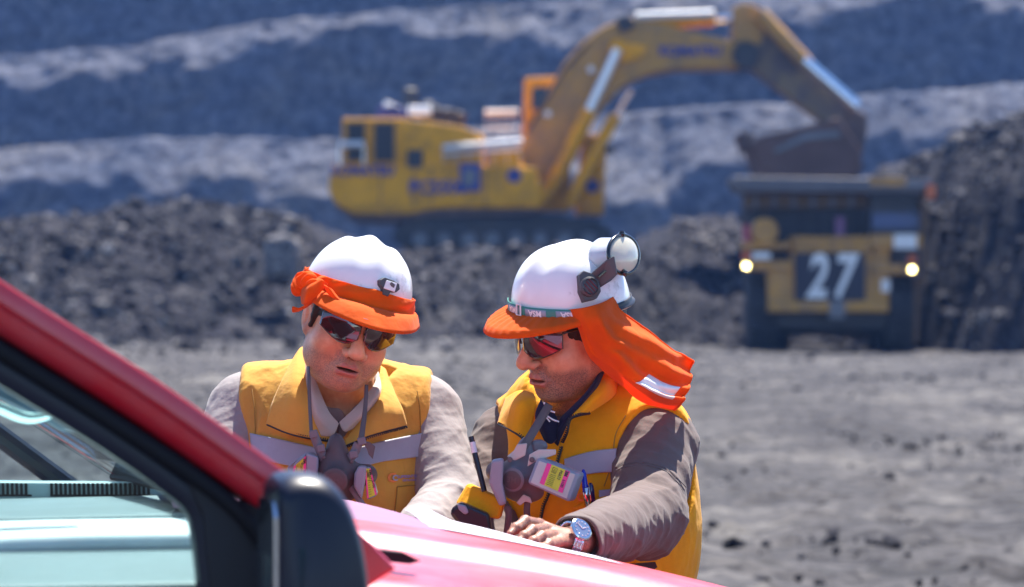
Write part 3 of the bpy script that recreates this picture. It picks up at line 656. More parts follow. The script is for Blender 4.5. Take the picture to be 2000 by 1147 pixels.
# bonnet
def hood_z(u, v):
    s = (v - 1.15) / 1.02
    z = 1.195 - .11 * u - .08 * u * u
    z = z - .045 * np.abs(s) ** 2.4
    z = z + .016 * ss(.80, .835, v) * (1 - .0 * u) - .006 * np.exp(-((v - .78) / .02) ** 2) * ss(.0, .1, u) + .0 * ss(.44, .50, v) * (1 - ss(1.30, 1.36, v)) * ss(.0, .1, u) * (1 - .3 * u)            # raised centre
    z = z + .016 * np.exp(-((v - (.22 + .10 * u)) / .035) ** 2)                               # crease near the fender
    z = z - .10 * ss(.93, 1.18, u) ** 2
    return z
nu, nv = 70, 120; G = np.zeros((nu, nv, 3))
for i in range(nu):
    for j in range(nv):
        u = .10 + 1.10 * i / (nu - 1); v = .12 + 1.56 * j / (nv - 1); G[i, j] = cw(u, v, float(hood_z(u, v)))
hd = sheet('bonnet', G, M_hood, pk, .012, -1)
# cowl between screen and bonnet
G = np.zeros((6, 30, 3))
for i in range(6):
    for j in range(30):
        v = .08 + 1.62 * j / 29; s = j / 29; G[i, j] = cw(-.01 + .05 * (1 - (2 * s - 1) ** 2) * (1 - i / 5) - .05 * s * (1 - i / 5) + .115 * i / 5, v, 1.198 - .012 * i / 5 - .02 * abs(s - .5) * 2)
sheet('cowl', G, M_trim, pk, .01, -1)
# fenders
for sgn, v0 in ((1, 0.0), (-1, 1.8)):
    G = np.zeros((50, 16, 3))
    for i in range(50):
        u = -.02 + 1.25 * i / 49
        for j in range(16):
            a = j / 15
            vv = .118 - .135 * math.sin(a * math.pi / 2) * 1.0; zt = float(hood_z(u, .12)) - .004 - (.0 if a < .5 else 1.0) * .55 * max(0, (a - .5) / .5) ** 1.3 - .02 * a
            G[i, j] = cw(u, v0 + sgn * vv, zt)
    sheet('fender', G, M_red, pk, .01, 0)
# washer scoop on the near bonnet corner
sc_p = [cpt(a, b, .42) for a, b in ((738, 1074), (790, 1080), (822, 1096), (800, 1102), (762, 1098))]
m = MB(); m.prism(sc_p, VA * .03); m.build('bonnet_scoop', M_seal, hd)
m = MB(); m.prism([cpt(a, b, .12) for a, b in ((690, 1030), (728, 1062), (776, 1112), (700, 1160), (690, 1160))], VA * .09); m.build('fender_peak', M_red, pk, bev=.012)
# front end and wheels
m = MB(); m.prism([cw(1.16, .1, .94), cw(1.22, .1, .80), cw(1.24, .1, .5), cw(1.1, .1, .5), cw(1.05, .1, .9)], VA * 1.6); m.build('front_grille', M_trim, pk, bev=.02)
m = MB(); m.prism([cw(1.2, -.02, .62), cw(1.36, .05, .60), cw(1.36, .05, .42), cw(1.2, -.02, .40)], VA * 1.8); m.build('bumper', M_red, pk, bev=.03)
for v in (.12, 1.38):
    m = MB(); m.prism([cw(1.18, v, .90), cw(1.235, v, .88), cw(1.25, v, .74), cw(1.18, v, .72)], VA * .3); m.build('headlight', M_wht, pk, bev=.02)
for u in (.55, -3.6):
    for v in (.02, 1.58):
        m = MB(); c = cw(u, v, .38); m.lathe(c, VA, [(0, .22), (.01, .34), (.05, .38), (.17, .38), (.21, .34), (.22, .22)], 36); wl = m.build('wheel', M_tyre, pk, smooth=True, sharp=50)
        m = MB(); m.lathe(c - VA * .005, VA, [(0, .05), (.02, .2), (.04, .225), (.18, .225), (.21, .2), (.23, .05)], 24); m.build('rim', M_grey, wl)
m = MB(); m.prism([cw(-4.9, .3, .4), cw(1.2, .3, .4), cw(1.2, .3, .55), cw(-4.9, .3, .55)], VA * 1.2); m.build('chassis', M_seal, pk)
# door mirror: rounded housing with its glass facing back
mo = spline([(520, 1010, 0), (524, 945, 0), (545, 924, 0), (585, 920, 0), (625, 930, 0), (658, 962, 0), (682, 1015, 0), (698, 1080, 0), (708, 1160, 0), (712, 1250, 0), (705, 1310, 0), (670, 1335, 0), (590, 1335, 0), (540, 1320, 0), (522, 1260, 0), (519, 1130, 0), (520, 1015, 0)], 72)[:-1]
mc = cpt(615, 1120, -.10); V = []; ps = [cpt(a, b, -.10) for a, b, _ in mo]
prof_m = [(-.082, .80), (-.075, .90), (-.060, .965), (-.035, 1.0), (-.030, .992), (-.026, 1.0), (.02, 1.0), (.045, .97), (.060, .90), (.066, .80)]
for dv, s_ in prof_m:
    for p in ps: V.append(mc + (p - mc) * s_ + VA * dv)
k_ = len(ps); mr = mk('door_mirror', V, gridfaces(len(prof_m), k_, True) + [tuple(range(k_)), tuple((len(prof_m) - 1) * k_ + j for j in range(k_))], M_mir, pk, sharp=60)
m = MB(); m.prism([cpt(a, b, -.182) for a, b in ((578, 1068), (596, 1064), (604, 1074), (600, 1180), (580, 1180))], VA * .012); m.build('mirror_highlight', mat('mirror_highlight', (.04, .14, .17), .3), mr, bev=.003)  # teal strip stands in for a highlight on the housing
m = MB(); m.prism([mc + UA * -.056 + VA * a * .07 + Vector((0, 0, b * .085)) for a, b in ((-1, -.8), (-.8, -1), (.8, -1), (1, -.8), (1, .8), (.8, 1), (-.8, 1), (-1, .8))], UA * .004); m.build('mirror_glass', M_chrome, mr)
m = MB(); m.tube([mc + VA * .05 + Vector((0, 0, -.05)), mc + VA * .12 + UA * -.01 + Vector((0, 0, -.07)), cw(cuz(mc)[0] - .03, .06, cuz(mc)[2] - .08)], .028, 12); m.build('mirror_arm', M_trim, mr)
# ============================================================ SCULPTING (distance fields turned into meshes)
def V3(p): return np.array(tuple(p), float)
def ell(P, c, r, M=None):
    q = P - V3(c)
    if M is not None: q = q @ M
    r = np.array(r, float); a = np.sqrt(((q / r) ** 2).sum(1)) + 1e-9; b = np.sqrt(((q / (r * r)) ** 2).sum(1)) + 1e-9
    return a * (a - 1) / b
def cap(P, a, b, ra, rb=None, sq=None):
    a = V3(a); b = V3(b); rb = ra if rb is None else rb; d = b - a; t = np.clip(((P - a) @ d) / (d @ d), 0, 1)
    q = P - a - t[:, None] * d
    if sq is not None: n = V3(sq[0]); n /= np.linalg.norm(n); k = (q @ n)[:, None]; q = q + n * k * (1 / sq[1] - 1)
    return np.sqrt((q ** 2).sum(1)) - (ra + (rb - ra) * t)
def rbox(P, c, h, r, M=None):
    q = P - V3(c)
    if M is not None: q = q @ M
    q = np.abs(q) - (np.array(h) - r); return np.sqrt((np.maximum(q, 0) ** 2).sum(1)) + np.minimum(q.max(1), 0) - r
def smin(a, b, k): h = np.clip(.5 + .5 * (b - a) / k, 0, 1); return b + (a - b) * h - k * h * (1 - h)
def smax(a, b, k): return -smin(-a, -b, k)
def chain(P, pts, rs, k=.01, sq=None):
    f = None
    for i in range(len(pts) - 1):
        g = cap(P, pts[i], pts[i + 1], rs[i], rs[i + 1], sq); f = g if f is None else smin(f, g, k)
    return f
def steps(*seg):
    """axis from (start, end, step) runs"""
    out = []
    for a, b, h in seg: out += list(np.arange(a, b, h))
    out.append(seg[-1][1]); return np.array(out)
def iso(f, X, Y, Z, proj=2):
    nx, ny, nz = len(X), len(Y), len(Z)
    def ev(P):
        out = np.empty(len(P))
        for i in range(0, len(P), 250000): out[i:i + 250000] = f(P[i:i + 250000])
        return out
    S = 4; ci, cj, ck = [np.arange(0, n + S - 1, S).clip(0, n - 1) for n in (nx, ny, nz)]
    A, B, C = np.meshgrid(X[ci], Y[cj], Z[ck], indexing='ij'); cf = ev(np.stack([A.ravel(), B.ravel(), C.ravel()], 1)).reshape(A.shape)
    def loc(X): g = np.gradient(X); return g
    dx, dy, dz = loc(X)[ci], loc(Y)[cj], loc(Z)[ck]
    diag = np.sqrt(dx[:, None, None] ** 2 + dy[None, :, None] ** 2 + dz[None, None, :] ** 2) * S * 1.15
    act = np.abs(cf) < diag + .006
    ix = np.minimum((np.arange(nx) + S // 2) // S, len(ci) - 1); iy = np.minimum((np.arange(ny) + S // 2) // S, len(cj) - 1); iz = np.minimum((np.arange(nz) + S // 2) // S, len(ck) - 1)
    F = cf[np.ix_(ix, iy, iz)].astype(np.float32); Mk = act[np.ix_(ix, iy, iz)]
    idx = np.nonzero(Mk); F[idx] = ev(np.stack([X[idx[0]], Y[idx[1]], Z[idx[2]]], 1))
    F[F == 0] = 1e-7
    for sl in ((0,), (-1,)):
        F[sl[0], :, :] = np.abs(F[sl[0], :, :]) + 1e-4; F[:, sl[0], :] = np.abs(F[:, sl[0], :]) + 1e-4; F[:, :, sl[0]] = np.abs(F[:, :, sl[0]]) + 1e-4
    ins = F < 0
    c = sum(ins[a:nx - 1 + a, b:ny - 1 + b, d:nz - 1 + d].astype(np.int8) for a in (0, 1) for b in (0, 1) for d in (0, 1))
    cells = np.nonzero((c > 0) & (c < 8)); n = len(cells[0]); cid = np.full(c.shape, -1, np.int64); cid[cells] = np.arange(n)
    acc = np.zeros((n, 3)); cnt = np.zeros(n); i, j, k = cells
    for ax in range(3):
        o = [(0, 0), (0, 1), (1, 0), (1, 1)]
        for p, q in o:
            a = [0, 0, 0]; oth = [t for t in range(3) if t != ax]; a[oth[0]] = p; a[oth[1]] = q; b = list(a); b[ax] = 1
            fa = F[i + a[0], j + a[1], k + a[2]]; fb = F[i + b[0], j + b[1], k + b[2]]; m = (fa < 0) != (fb < 0)
            t = fa[m] / (fa[m] - fb[m])
            pa = np.stack([X[(i + a[0])[m]], Y[(j + a[1])[m]], Z[(k + a[2])[m]]], 1); pb = np.stack([X[(i + b[0])[m]], Y[(j + b[1])[m]], Z[(k + b[2])[m]]], 1)
            acc[m] += pa + (pb - pa) * t[:, None]; cnt[m] += 1
    V = acc / cnt[:, None]
    Q = []
    for ax in range(3):
        o1, o2 = [t for t in range(3) if t != ax]
        sl = [slice(None)] * 3; sh = [slice(None)] * 3; sl[ax] = slice(0, -1); sh[ax] = slice(1, None)
        e = ins[tuple(sl)] != ins[tuple(sh)]; g = np.array(np.nonzero(e))
        ok = (g[o1] > 0) & (g[o2] > 0) & (g[o1] < F.shape[o1] - 1) & (g[o2] < F.shape[o2] - 1); g = g[:, ok]
        def cc(d1, d2): h = g.copy(); h[o1] -= d1; h[o2] -= d2; return cid[h[0], h[1], h[2]]
        q = np.stack([cc(1, 1), cc(0, 1), cc(0, 0), cc(1, 0)], 1); s = ins[g[0], g[1], g[2]]
        if ax == 1: s = ~s
        q[~s] = q[~s][:, ::-1]; Q.append(q)
    Q = np.concatenate(Q); Q = Q[(Q >= 0).all(1)]
    for _ in range(proj): 
        fv, g = ev(V), grad(ev, V); V = V - g * (fv / ((g ** 2).sum(1) + 1e-6)).clip(-.002, .002)[:, None]
    return V, Q
def grad(f, V, e=4e-4):
    return np.stack([(f(V + d) - f(V - d)) / (2 * e) for d in np.eye(3) * e], 1)
def hit(f, pts, off=0.0, y0=5.0, y1=6.7):
    """first point where the lines of sight through photo pixels meet the surface f = off"""
    pts = np.array(pts, float).reshape(-1, 2); D = np.stack([(pts[:, 0] - CX) / FP, np.ones(len(pts)), -(pts[:, 1] - HY) / FP], 1); O = np.array([0, 0, CH]); t = np.full(len(pts), y0)
    for _ in range(90):
        d = f(O + D * t[:, None]) - off; t = np.minimum(t + d * .75, y1)
    return O + D * t[:, None]
def on(f, rows, off, nu, nv, **k):
    """patch of cloth laid over surface f between photo-pixel curves"""
    A = np.array([spline([(a, b, 0) for a, b in r], nv)[:, :2] for r in rows]); B = np.stack([spline([(a, b, 0) for a, b in A[:, j]], nu)[:, :2] for j in range(nv)], 1)
    return hit(f, B.reshape(-1, 2), off, **k).reshape(nu, nv, 3)
def ribbon(name, pts, width, nrm, mat_, parent, t=.0015, n=40, taper=None):
    """flat strap along pts; nrm is the side it faces"""
    c = spline(pts, n); G = np.zeros((n, 3, 3)); nr_ = V3(nrm)
    for i in range(n):
        tg = c[min(i + 1, n - 1)] - c[max(i - 1, 0)]; s = np.cross(tg, nr_); s /= np.linalg.norm(s) + 1e-9; w_ = width * (taper(i / (n - 1)) if taper else 1)
        for j in range(3): G[i, j] = c[i] + s * (j - 1) * w_ / 2
    return sheet(name, G, mat_, parent, t)
def zipper(name, pts, parent, nrm=(0, -1, 0), pitch=.0042, hgt=.005):
    c = spline(pts, 200); L_ = np.concatenate([[0], np.cumsum(np.linalg.norm(np.diff(c, axis=0), axis=1))]); n = max(3, int(L_[-1] / pitch)); m = MB()
    m.tube(c[::4], .0022, 6)
    for q in range(n):
        i = int(np.searchsorted(L_, (q + .5) * L_[-1] / n)); i = min(max(i, 1), 198); t = c[i + 1] - c[i - 1]; t /= np.linalg.norm(t); s = np.cross(t, V3(nrm)); s /= np.linalg.norm(s); nn = np.cross(s, t)
        m.box(Vector(c[i] + s * .0022), (.0022, .0022, hgt), Matrix([tuple(t), tuple(nn), tuple(s)]).transposed())
    return m.build(name, M_zip, parent)
class Head:
    def __init__(s, C, yaw, pitch, roll, sc_=1.0):
        y, p, r = R(yaw), R(pitch), R(roll)
        S = np.array([math.cos(y), math.sin(y), 0]); f = np.array([math.sin(y) * math.cos(p), -math.cos(y) * math.cos(p), -math.sin(p)]); u = np.array([math.sin(y) * math.sin(p), -math.cos(y) * math.sin(p), math.cos(p)])
        s.M = np.stack([S * math.cos(r) - u * math.sin(r), f, u * math.cos(r) + S * math.sin(r)], 1); s.C = np.array(C, float); s.k = sc_
    def w(s, L): return np.asarray(L, float) @ s.M.T * s.k + s.C
    def l(s, P): return (P - s.C) @ s.M / s.k
def face_sdf(q, fat=1.0, mouth=.0034):
    """head in its own frame: x to the wearer's left, y forward, z up, eyes at z = 0"""
    x = np.abs(q[:, 0]); s = np.stack([x, q[:, 1], q[:, 2]], 1)
    f = ell(q, (0, -.012, .032), (.074, .097, .090))
    f = smin(f, ell(q, (0, .018, -.035), (.064 * fat, .068, .082)), .03)
    f = smin(f, ell(s, (.036 * fat, .022, -.072), (.034, .048, .036)), .03)                      # jaw and jowl
    f = smin(f, ell(q, (0, .064, -.103), (.027, .022, .019)), .022)                              # chin
    f = smin(f, ell(q, (0, .035, -.108), (.042, .040, .018)), .03)                               # under the chin
    f = smin(f, ell(s, (.040, .054, -.038), (.028, .027, .026)), .022)                           # cheek
    f = smin(f, cap(s, (0, .083, .020), (.043, .070, .018), .013, .011), .016)                  # brow
    f = smax(f, -ell(s, (.031, .098, -.003), (.020, .016, .012)), .012)                           # eye socket
    f = smin(f, ell(s, (.031, .070, -.003), (.0135, .0135, .0125)), .003)                         # lid over the eye
    f = smin(f, cap(q, (0, .088, .004), (0, .114, -.036), .0085, .0140), .010)                   # nose
    f = smin(f, ell(q, (0, .117, -.042), (.0150, .0115, .0105)), .006)
    f = smin(f, ell(s, (.0165, .102, -.046), (.0095, .0125, .0095)), .006)
    f = smax(f, -ell(s, (.0075, .106, -.0565), (.0042, .0065, .0055)), .003)                      # nostril
    f = smin(f, ell(q, (0, .074, -.073), (.033, .024, .025)), .014)                              # muzzle
    f = smax(f, -cap(s, (.021, .098, -.053), (.037, .085, -.080), .0045), .011)                   # nose to mouth crease
    f = smax(f, -cap(q, (0, .104, -.056), (0, .103, -.068), .0030), .005)                        # philtrum
    lipu = chain(s, [(0, .0945, -.0735), (.009, .0945, -.0718), (.028, .0815, -.0775)], [.0050, .0052, .0022], .004)
    lipl = chain(s, [(0, .0935, -.0862), (.014, .0905, -.0855), (.028, .0810, -.0785)], [.0070, .0062, .0022], .004)
    f = smin(f, lipu, .0035); f = smin(f, lipl, .004)
    f = smax(f, -ell(q, (0, .100, -.0788), (.0255, .022, mouth)), .0014)
    f = smax(f, -ell(q, (0, .098, -.0955), (.018, .0085, .0045)), .010)                           # fold under the lip
    # ears
    e = s - np.array([.077, -.008, -.016]); ca, sa = math.cos(.35), math.sin(.35); cb, sb = math.cos(.22), math.sin(.22)
    e = np.stack([e[:, 0] * ca + e[:, 1] * sa, -e[:, 0] * sa + e[:, 1] * ca, e[:, 2]], 1); e = np.stack([e[:, 0], e[:, 1] * cb + e[:, 2] * sb, -e[:, 1] * sb + e[:, 2] * cb], 1)
    ear = ell(e, (0, 0, 0), (.0085, .0185, .0315)); ear = smin(ear, ell(e, (.0, .004, -.024), (.007, .010, .011)), .006)
    ear = smax(ear, -ell(e, (.010, .001, .003), (.0075, .0115, .0205)), .004); ear = smin(ear, ell(e, (.0035, -.003, .003), (.0035, .0035, .015)), .004)
    f = smin(f, ear, .008)
    return f
def face_attr(q, stub):
    """where the skin of a face differs: lips, beard shadow, brows, nostril dark, teeth"""
    x = np.abs(q[:, 0]); s = np.stack([x, q[:, 1], q[:, 2]], 1)
    lu = chain(s, [(0, .0945, -.0735), (.009, .0945, -.0718), (.028, .0815, -.0778)], [.0050, .0052, .0020], .004); ll = chain(s, [(0, .0935, -.0862), (.014, .0905, -.0855), (.028, .0810, -.0785)], [.0070, .0062, .0020], .004)
    lip = 1 - ss(.0002, .0016, np.minimum(lu, ll)); front = ss(.06, .075, q[:, 1])
    inner = (1 - ss(.0014, .0032, np.abs(q[:, 2] + .0788))) * (1 - ss(.017, .0215, x)) * front * (1 - ss(.088, .0925, q[:, 1]) * 1.0)
    teeth = inner * ss(-.0786, -.0778, q[:, 2]) * ss(.076, .082, q[:, 1])
    beard = ss(-.050, -.070, q[:, 2]) * ss(-.02, .02, q[:, 1]) * (1 - lip)
    beard = np.maximum(beard * ss(.000, .03, q[:, 1] - (q[:, 2] + .12) * .1), (1 - ss(.010, .022, np.abs(q[:, 2] + .064))) * (1 - ss(.026, .036, x)) * front * (1 - lip))
    beard = np.maximum(beard, ss(-.015, -.045, q[:, 2]) * (1 - ss(.012, .022, np.abs(q[:, 1] + .004 - (q[:, 2] + .04) * -.3))) * ss(.055, .062, x) * .8)
    brow = (1 - ss(.0035, .0065, np.abs(q[:, 2] - .0215 + .9 * np.maximum(0, x - .036)))) * ss(.012, .018, x) * (1 - ss(.046, .054, x)) * ss(.05, .06, q[:, 1])
    nos = (ell(s, (.0075, .106, -.0565), (.0046, .007, .006)) < .001).astype(float)
    return dict(lip=lip, teeth=teeth, inner=inner, beard=beard * stub, brow=brow, nostril=nos)
def skinmat(name, base, stub_col):
    m, t, B, N, L = _nodes(name); B.inputs['Roughness'].default_value = .43; B.inputs['Specular IOR Level'].default_value = .45
    B.inputs['Subsurface Weight'].default_value = .22; B.inputs['Subsurface Radius'].default_value = (1.0, .30, .15); B.inputs['Subsurface Scale'].default_value = .012
    def A(n): a = N.new('ShaderNodeAttribute'); a.attribute_name = n; return a.outputs['Fac']
    n1 = _noise(N, L, 28, 5); n2 = _noise(N, L, 420, 3, .7)
    lo = tuple(c * .86 for c in base); hi = tuple(min(1, c * 1.1) for c in base)
    c = _ramp(N, L, n1.outputs[0], [(.38, (base[0] * .88, base[1] * .68, base[2] * .62)), (.62, hi)]).outputs[0]
    sp = _ramp(N, L, n2.outputs[0], [(.42, (0, 0, 0)), (.62, (1, 1, 1))]).outputs[0]
    st = N.new('ShaderNodeMath'); st.operation = 'MULTIPLY_ADD'; L.new(sp, st.inputs[0]); st.inputs[1].default_value = .55; st.inputs[2].default_value = .45
    st2 = N.new('ShaderNodeMath'); st2.operation = 'MULTIPLY'; L.new(st.outputs[0], st2.inputs[0]); L.new(A('beard'), st2.inputs[1])
    c = _mix(N, L, st2.outputs[0], c, stub_col); c = _mix(N, L, A('lip'), c, (.45, .17, .13)); c = _mix(N, L, A('brow'), c, (.03, .018, .012))
    c = _mix(N, L, A('nostril'), c, (.08, .02, .015)); c = _mix(N, L, A('inner'), c, (.10, .02, .02)); c = _mix(N, L, A('teeth'), c, (.75, .70, .62))
    L.new(c, B.inputs['Base Color']); p = _bump(N, L, B, n2.outputs[0], .35, .0012); _bump(N, L, B, n1.outputs[0], .22, .004, p); return m
M_zip = mat('black_zip', (.010, .010, .018), .45)
# ============================================================ PEOPLE
M_sk1 = skinmat('skin_tan', (.70, .39, .225), (.20, .125, .10)); M_sk2 = skinmat('skin_ruddy', (.64, .31, .185), (.13, .085, .075))
M_vest = fabric('yellow_vest', (.72, .37, .065), wr=.9, dirt=(.50, .25, .06), dlo=.48, transl=.10); M_vest2 = fabric('bright_yellow_vest', (.90, .40, .008), wr=.8, dirt=(.66, .26, .02), dlo=.48, transl=.12)
M_shirt1 = fabric('beige_shirt', (.30, .27, .275), wr=.8); M_shirt2 = fabric('brown_grey_shirt', (.130, .096, .090), wr=.7)
M_refl = fabric('reflective_tape', (.36, .36, .44), wr=.4, rough=.45); M_org = fabric('orange_cloth', (.95, .15, .008), wr=.8, var=.16, transl=.42)
M_navy = fabric('navy_cloth', (.012, .015, .045), wr=.4); M_trs = fabric('work_trousers', (.10, .10, .13))
M_hair = mat('dark_hair', (.012, .008, .007), .5, bump=.6, bscale=260, bdist=.003); M_boot = mat('leather_boot', (.05, .035, .025), .6)
M_helm = mat('white_hard_hat', (.82, .82, .83), .28, var=.02, dirt=(.40, .38, .35), dscale=16, dlo=.60, dhi=.74, coat=.4, croug=.15)
M_strap = mat('grey_strap', (.12, .105, .11), .7, bump=.3, bscale=500, bdist=.001); M_resp = mat('respirator_rubber', (.16, .165, .19), .5, var=.05); M_respd = mat('dark_rubber', (.035, .026, .03), .5)
M_cart = mat('grey_cartridge', (.27, .29, .35), .42, var=.04); M_cartl = mat('pale_cartridge_face', (.52, .50, .46), .45); M_pink = mat('pink_label', (.85, .06, .28), .4); M_lime = mat('yellow_green_label', (.62, .62, .04), .4); M_ink = mat('label_ink', (.05, .05, .04), .5)
M_silv = mat('steel_bracelet', (.72, .74, .78), .16, 1.0); M_pen = mat('pen_blue', (.01, .03, .5), .25, coat=.5); M_penb = mat('pen_black', (.01, .01, .02), .3, coat=.5); M_penw = mat('pen_white', (.8, .8, .82), .3)
M_lens = mat('dark_sunglass_lens', (.035, .018, .02), .04, .0, coat=1, spec=1.0, var=.02); M_lens.node_tree.nodes['Principled BSDF'].inputs['IOR'].default_value = 1.5
M_frame = mat('black_glossy_frame', (.008, .009, .016), .22, coat=.6); M_gog = mat('goggle_grey_plastic', (.07, .068, .075), .45); M_gogl = mat('cream_goggle_lens', (.62, .58, .44), .25, coat=.6); M_green = mat('green_elastic', (.05, .24, .20), .6); M_gwht = mat('elastic_print', (.30, .33, .40), .6); M_pinkp = mat('logo_orange', (.85, .22, .04), .6); M_purp = mat('logo_violet', (.22, .17, .42), .6)
def disp(V, Q, fn):
    """push vertices along their normals by fn(V)"""
    a = V[Q[:, 2]] - V[Q[:, 0]]; b = V[Q[:, 3]] - V[Q[:, 1]]; n = np.cross(a, b); N_ = np.zeros_like(V)
    for k in range(4): np.add.at(N_, Q[:, k], n)
    N_ /= np.linalg.norm(N_, axis=1)[:, None] + 1e-12; return V + N_ * fn(V)[:, None]
def crease(V, d, s, seed):
    """sharp long creases running along d"""
    d = V3(d); d /= np.linalg.norm(d); w_ = np.stack([vnoise(V * 9 + k * 7.7, seed + k) for k in range(3)], 1) * .020; q = V + w_; q = (q - np.outer(q @ d, d) * .80) * s
    return (1 - np.minimum(1, np.abs(vnoise(q, seed)) * 1.9)) ** 3 * (.5 + .5 * vnoise(V * 6, seed + 4))
def folds(V, ax, amp, s=1.0, seed=0):
    """creases running around a limb whose direction is ax"""
    ax = V3(ax); ax /= np.linalg.norm(ax); w_ = fbm(V, 9 * s, 2, seed) * .035; t = V @ ax + w_; q = V * 5 * s - np.outer(V @ ax, ax) * 2 * s; q = q + np.outer(t, ax) * 22 * s
    r = fbm(q, 1.0, 3, seed + 3, .5, ridge=True); k1 = crease(V, np.cross(ax, [.2, 1, .1]), 16 * s, seed + 7); k2 = crease(V, np.cross(ax, [.2, 1, .1]) + .7 * ax, 13 * s, seed + 9); k3 = crease(V, np.cross(ax, [.2, 1, .1]) - .9 * ax, 20 * s, seed + 13)
    return amp * (.55 * (np.maximum(r, -.2) - .25) + .85 * k1 + .75 * k2 + .5 * k3 - .3)
def joint(px, py, Y): return np.array(at(px, py, Y))
def hand_sdf(P, wrist, kn, fing, thumb, rad, pn):
    """palm between wrist and four knuckles, four jointed fingers, thumb; pn = direction across the palm's thickness"""
    palm = None
    for k in kn:
        g = cap(P, wrist + (k - wrist) * .15, k, rad * 2.1, rad * 1.25, (pn, .72)); palm = g if palm is None else smin(palm, g, rad * 1.2)
    f = palm
    for k, js in zip(kn, fing): 
        n = len(js); g = chain(P, [k] + list(js), [rad * 1.12, rad * 1.04, rad * .95, rad * .78][:n + 1], .0015)
        for a in ([k] + list(js))[:-1]: g = smin(g, ell(P, a, (rad * 1.15,) * 3), rad * .4)
        f = smin(f, g, rad * .35)
    return smin(f, chain(P, thumb, [rad * 1.7, rad * 1.35, rad * 1.15, rad * .9], .003), rad * .8)
def helmet_pt(a, t, lift=0.0, rx=.103, ry=.114):
    """hard hat surface in head space: azimuth a (0 front, + to wearer's left), t 0 rim .. pi/2 crown; t < 0 is the brim"""
    ca, sa = math.cos(a), math.sin(a); z0 = .042 + .009 * ca
    fr = max(0.0, ca); 
    if t >= 0:
        rr = math.cos(t) ** .80; zz = math.sin(t) ** 1.0
        x = (rx + lift) * sa * rr; y = (ry + lift) * ca * rr - .006; z = z0 * (1 - zz) + (.024 + .132 + lift) * zz
        up = math.sin(t) ** 2; x0 = abs(x)
        z += up * (.0065 * math.exp(-(x / .013) ** 2) - .0025 * math.exp(-((x0 - .030) / .012) ** 2) + .0025 * math.exp(-((x0 - .047) / .010) ** 2)) * (1 if y > -.10 else .5)
        return (x, y, z)
    b = -t                                                   # 0..1 outward over the flange / brim
    w_ = .006 + .050 * fr ** 1.7
    return ((rx + lift + w_ * b * (1 - .35 * fr)) * sa, (ry + lift + w_ * b) * ca - .006, z0 - .002 * b - .014 * fr ** 1.5 * b ** 1.3 + lift * .3)
def patch(H, a0, a1, t0, t1, na, nt_, lift, fn=None):
    G = np.zeros((nt_, na, 3))
    for i in range(nt_):
        for j in range(na):
            a = R(a0 + (a1 - a0) * j / (na - 1)); t = t0 + (t1 - t0) * i / (nt_ - 1); l_ = lift + (fn(a, t) if fn else 0); G[i, j] = helmet_pt(a, t, l_)
    return H.w(G.reshape(-1, 3)).reshape(G.shape)
def hard_hat(H, label):
    rt = thing('hard_hat', label, 'hard hat', H.w([[0, 0, .05]])[0])
    na = 96; ts = list(np.linspace(-1, 0, 7))[:-1] + list(np.linspace(0, math.pi / 2 - .02, 34)); G = np.array([[helmet_pt(2 * math.pi * j / na, t) for j in range(na)] for t in ts])
    Wp = H.w(G.reshape(-1, 3)); top = len(Wp); Wp = np.vstack([Wp, H.w([helmet_pt(0, math.pi / 2)])]); n = len(ts); fs = gridfaces(n, na, True) + [((n - 1) * na + j, (n - 1) * na + (j + 1) % na, top) for j in range(na)]
    sh = mk('shell', Wp, fs, M_helm, rt, recalc=True); solid(sh, .0025, -1)
    # inside suspension band
    G = np.array([[(.086 * math.sin(a), .102 * math.cos(a) - .006, z) for a in np.linspace(0, 2 * math.pi, 40)] for z in (.050, .066)]); sheet('headband', H.w(G.reshape(-1, 3)).reshape(G.shape), M_frame, rt, .002)
    return rt, sh
def sunglasses(H, label):
    rt = thing('sunglasses', label, 'sunglasses', H.w([[0, .1, 0]])[0])
    for s in (-1, 1):
        nu, nv = 16, 30; G = np.zeros((nu, nv, 3))
        for i in range(nu):
            for j in range(nv):
                u = j / (nv - 1); x = .0055 + .0685 * u; top = .0165 + .0035 * math.sin(u * 3.1) - .003 * u; bot = -.0295 * math.sin(min(1.0, u * 1.9 + .32) * math.pi / 2) * (1 - .62 * max(0, u - .45) ** 1.4 / .55 ** 1.4) 
                z = bot + (top - bot) * i / (nu - 1); y = .1135 - .012 * u - 6.6 * max(0, x - .008) ** 2.0 - .10 * (z - .015) * (-1 if z < .015 else 0) * -1 - .006 * ((z - 0.0) / .02) ** 2 * .3
                G[i, j] = (s * x, y, z)
        ln = sheet('lens', H.w(G.reshape(-1, 3)).reshape(G.shape), M_lens, rt, .002, 0)
    def edge(u, s):
        x = .0055 + .0685 * u; z = .0175 + .0035 * math.sin(u * 3.1) - .003 * u; return (s * x, .1145 - .012 * u - 6.6 * max(0, x - .008) ** 2, z)
    m = MB(); pts = [edge(u, -1) for u in np.linspace(1, 0, 14)] + [(0, .1165, .0165)] + [edge(u, 1) for u in np.linspace(0, 1, 14)]; m.tube(H.w(pts), .0019, 8); m.tube(H.w([(-.006, .1135, .012), (-.005, .112, -.004)]), .0018, 6); m.tube(H.w([(.006, .1135, .012), (.005, .112, -.004)]), .0018, 6)
    m.build('frame', M_frame, rt, smooth=True)
    for s in (-1, 1):
        m = MB(); m.tube(H.w(spline([(s * .073, .073, .0165), (s * .0765, .062, .0175), (s * .0785, .035, .017), (s * .0795, .0, .015), (s * .078, -.02, .002)], 20)), [.0032] * 8 + [.0024] * 12, 8, flat=.7); m.build('temple_arm', M_frame, rt, smooth=True)
    return rt
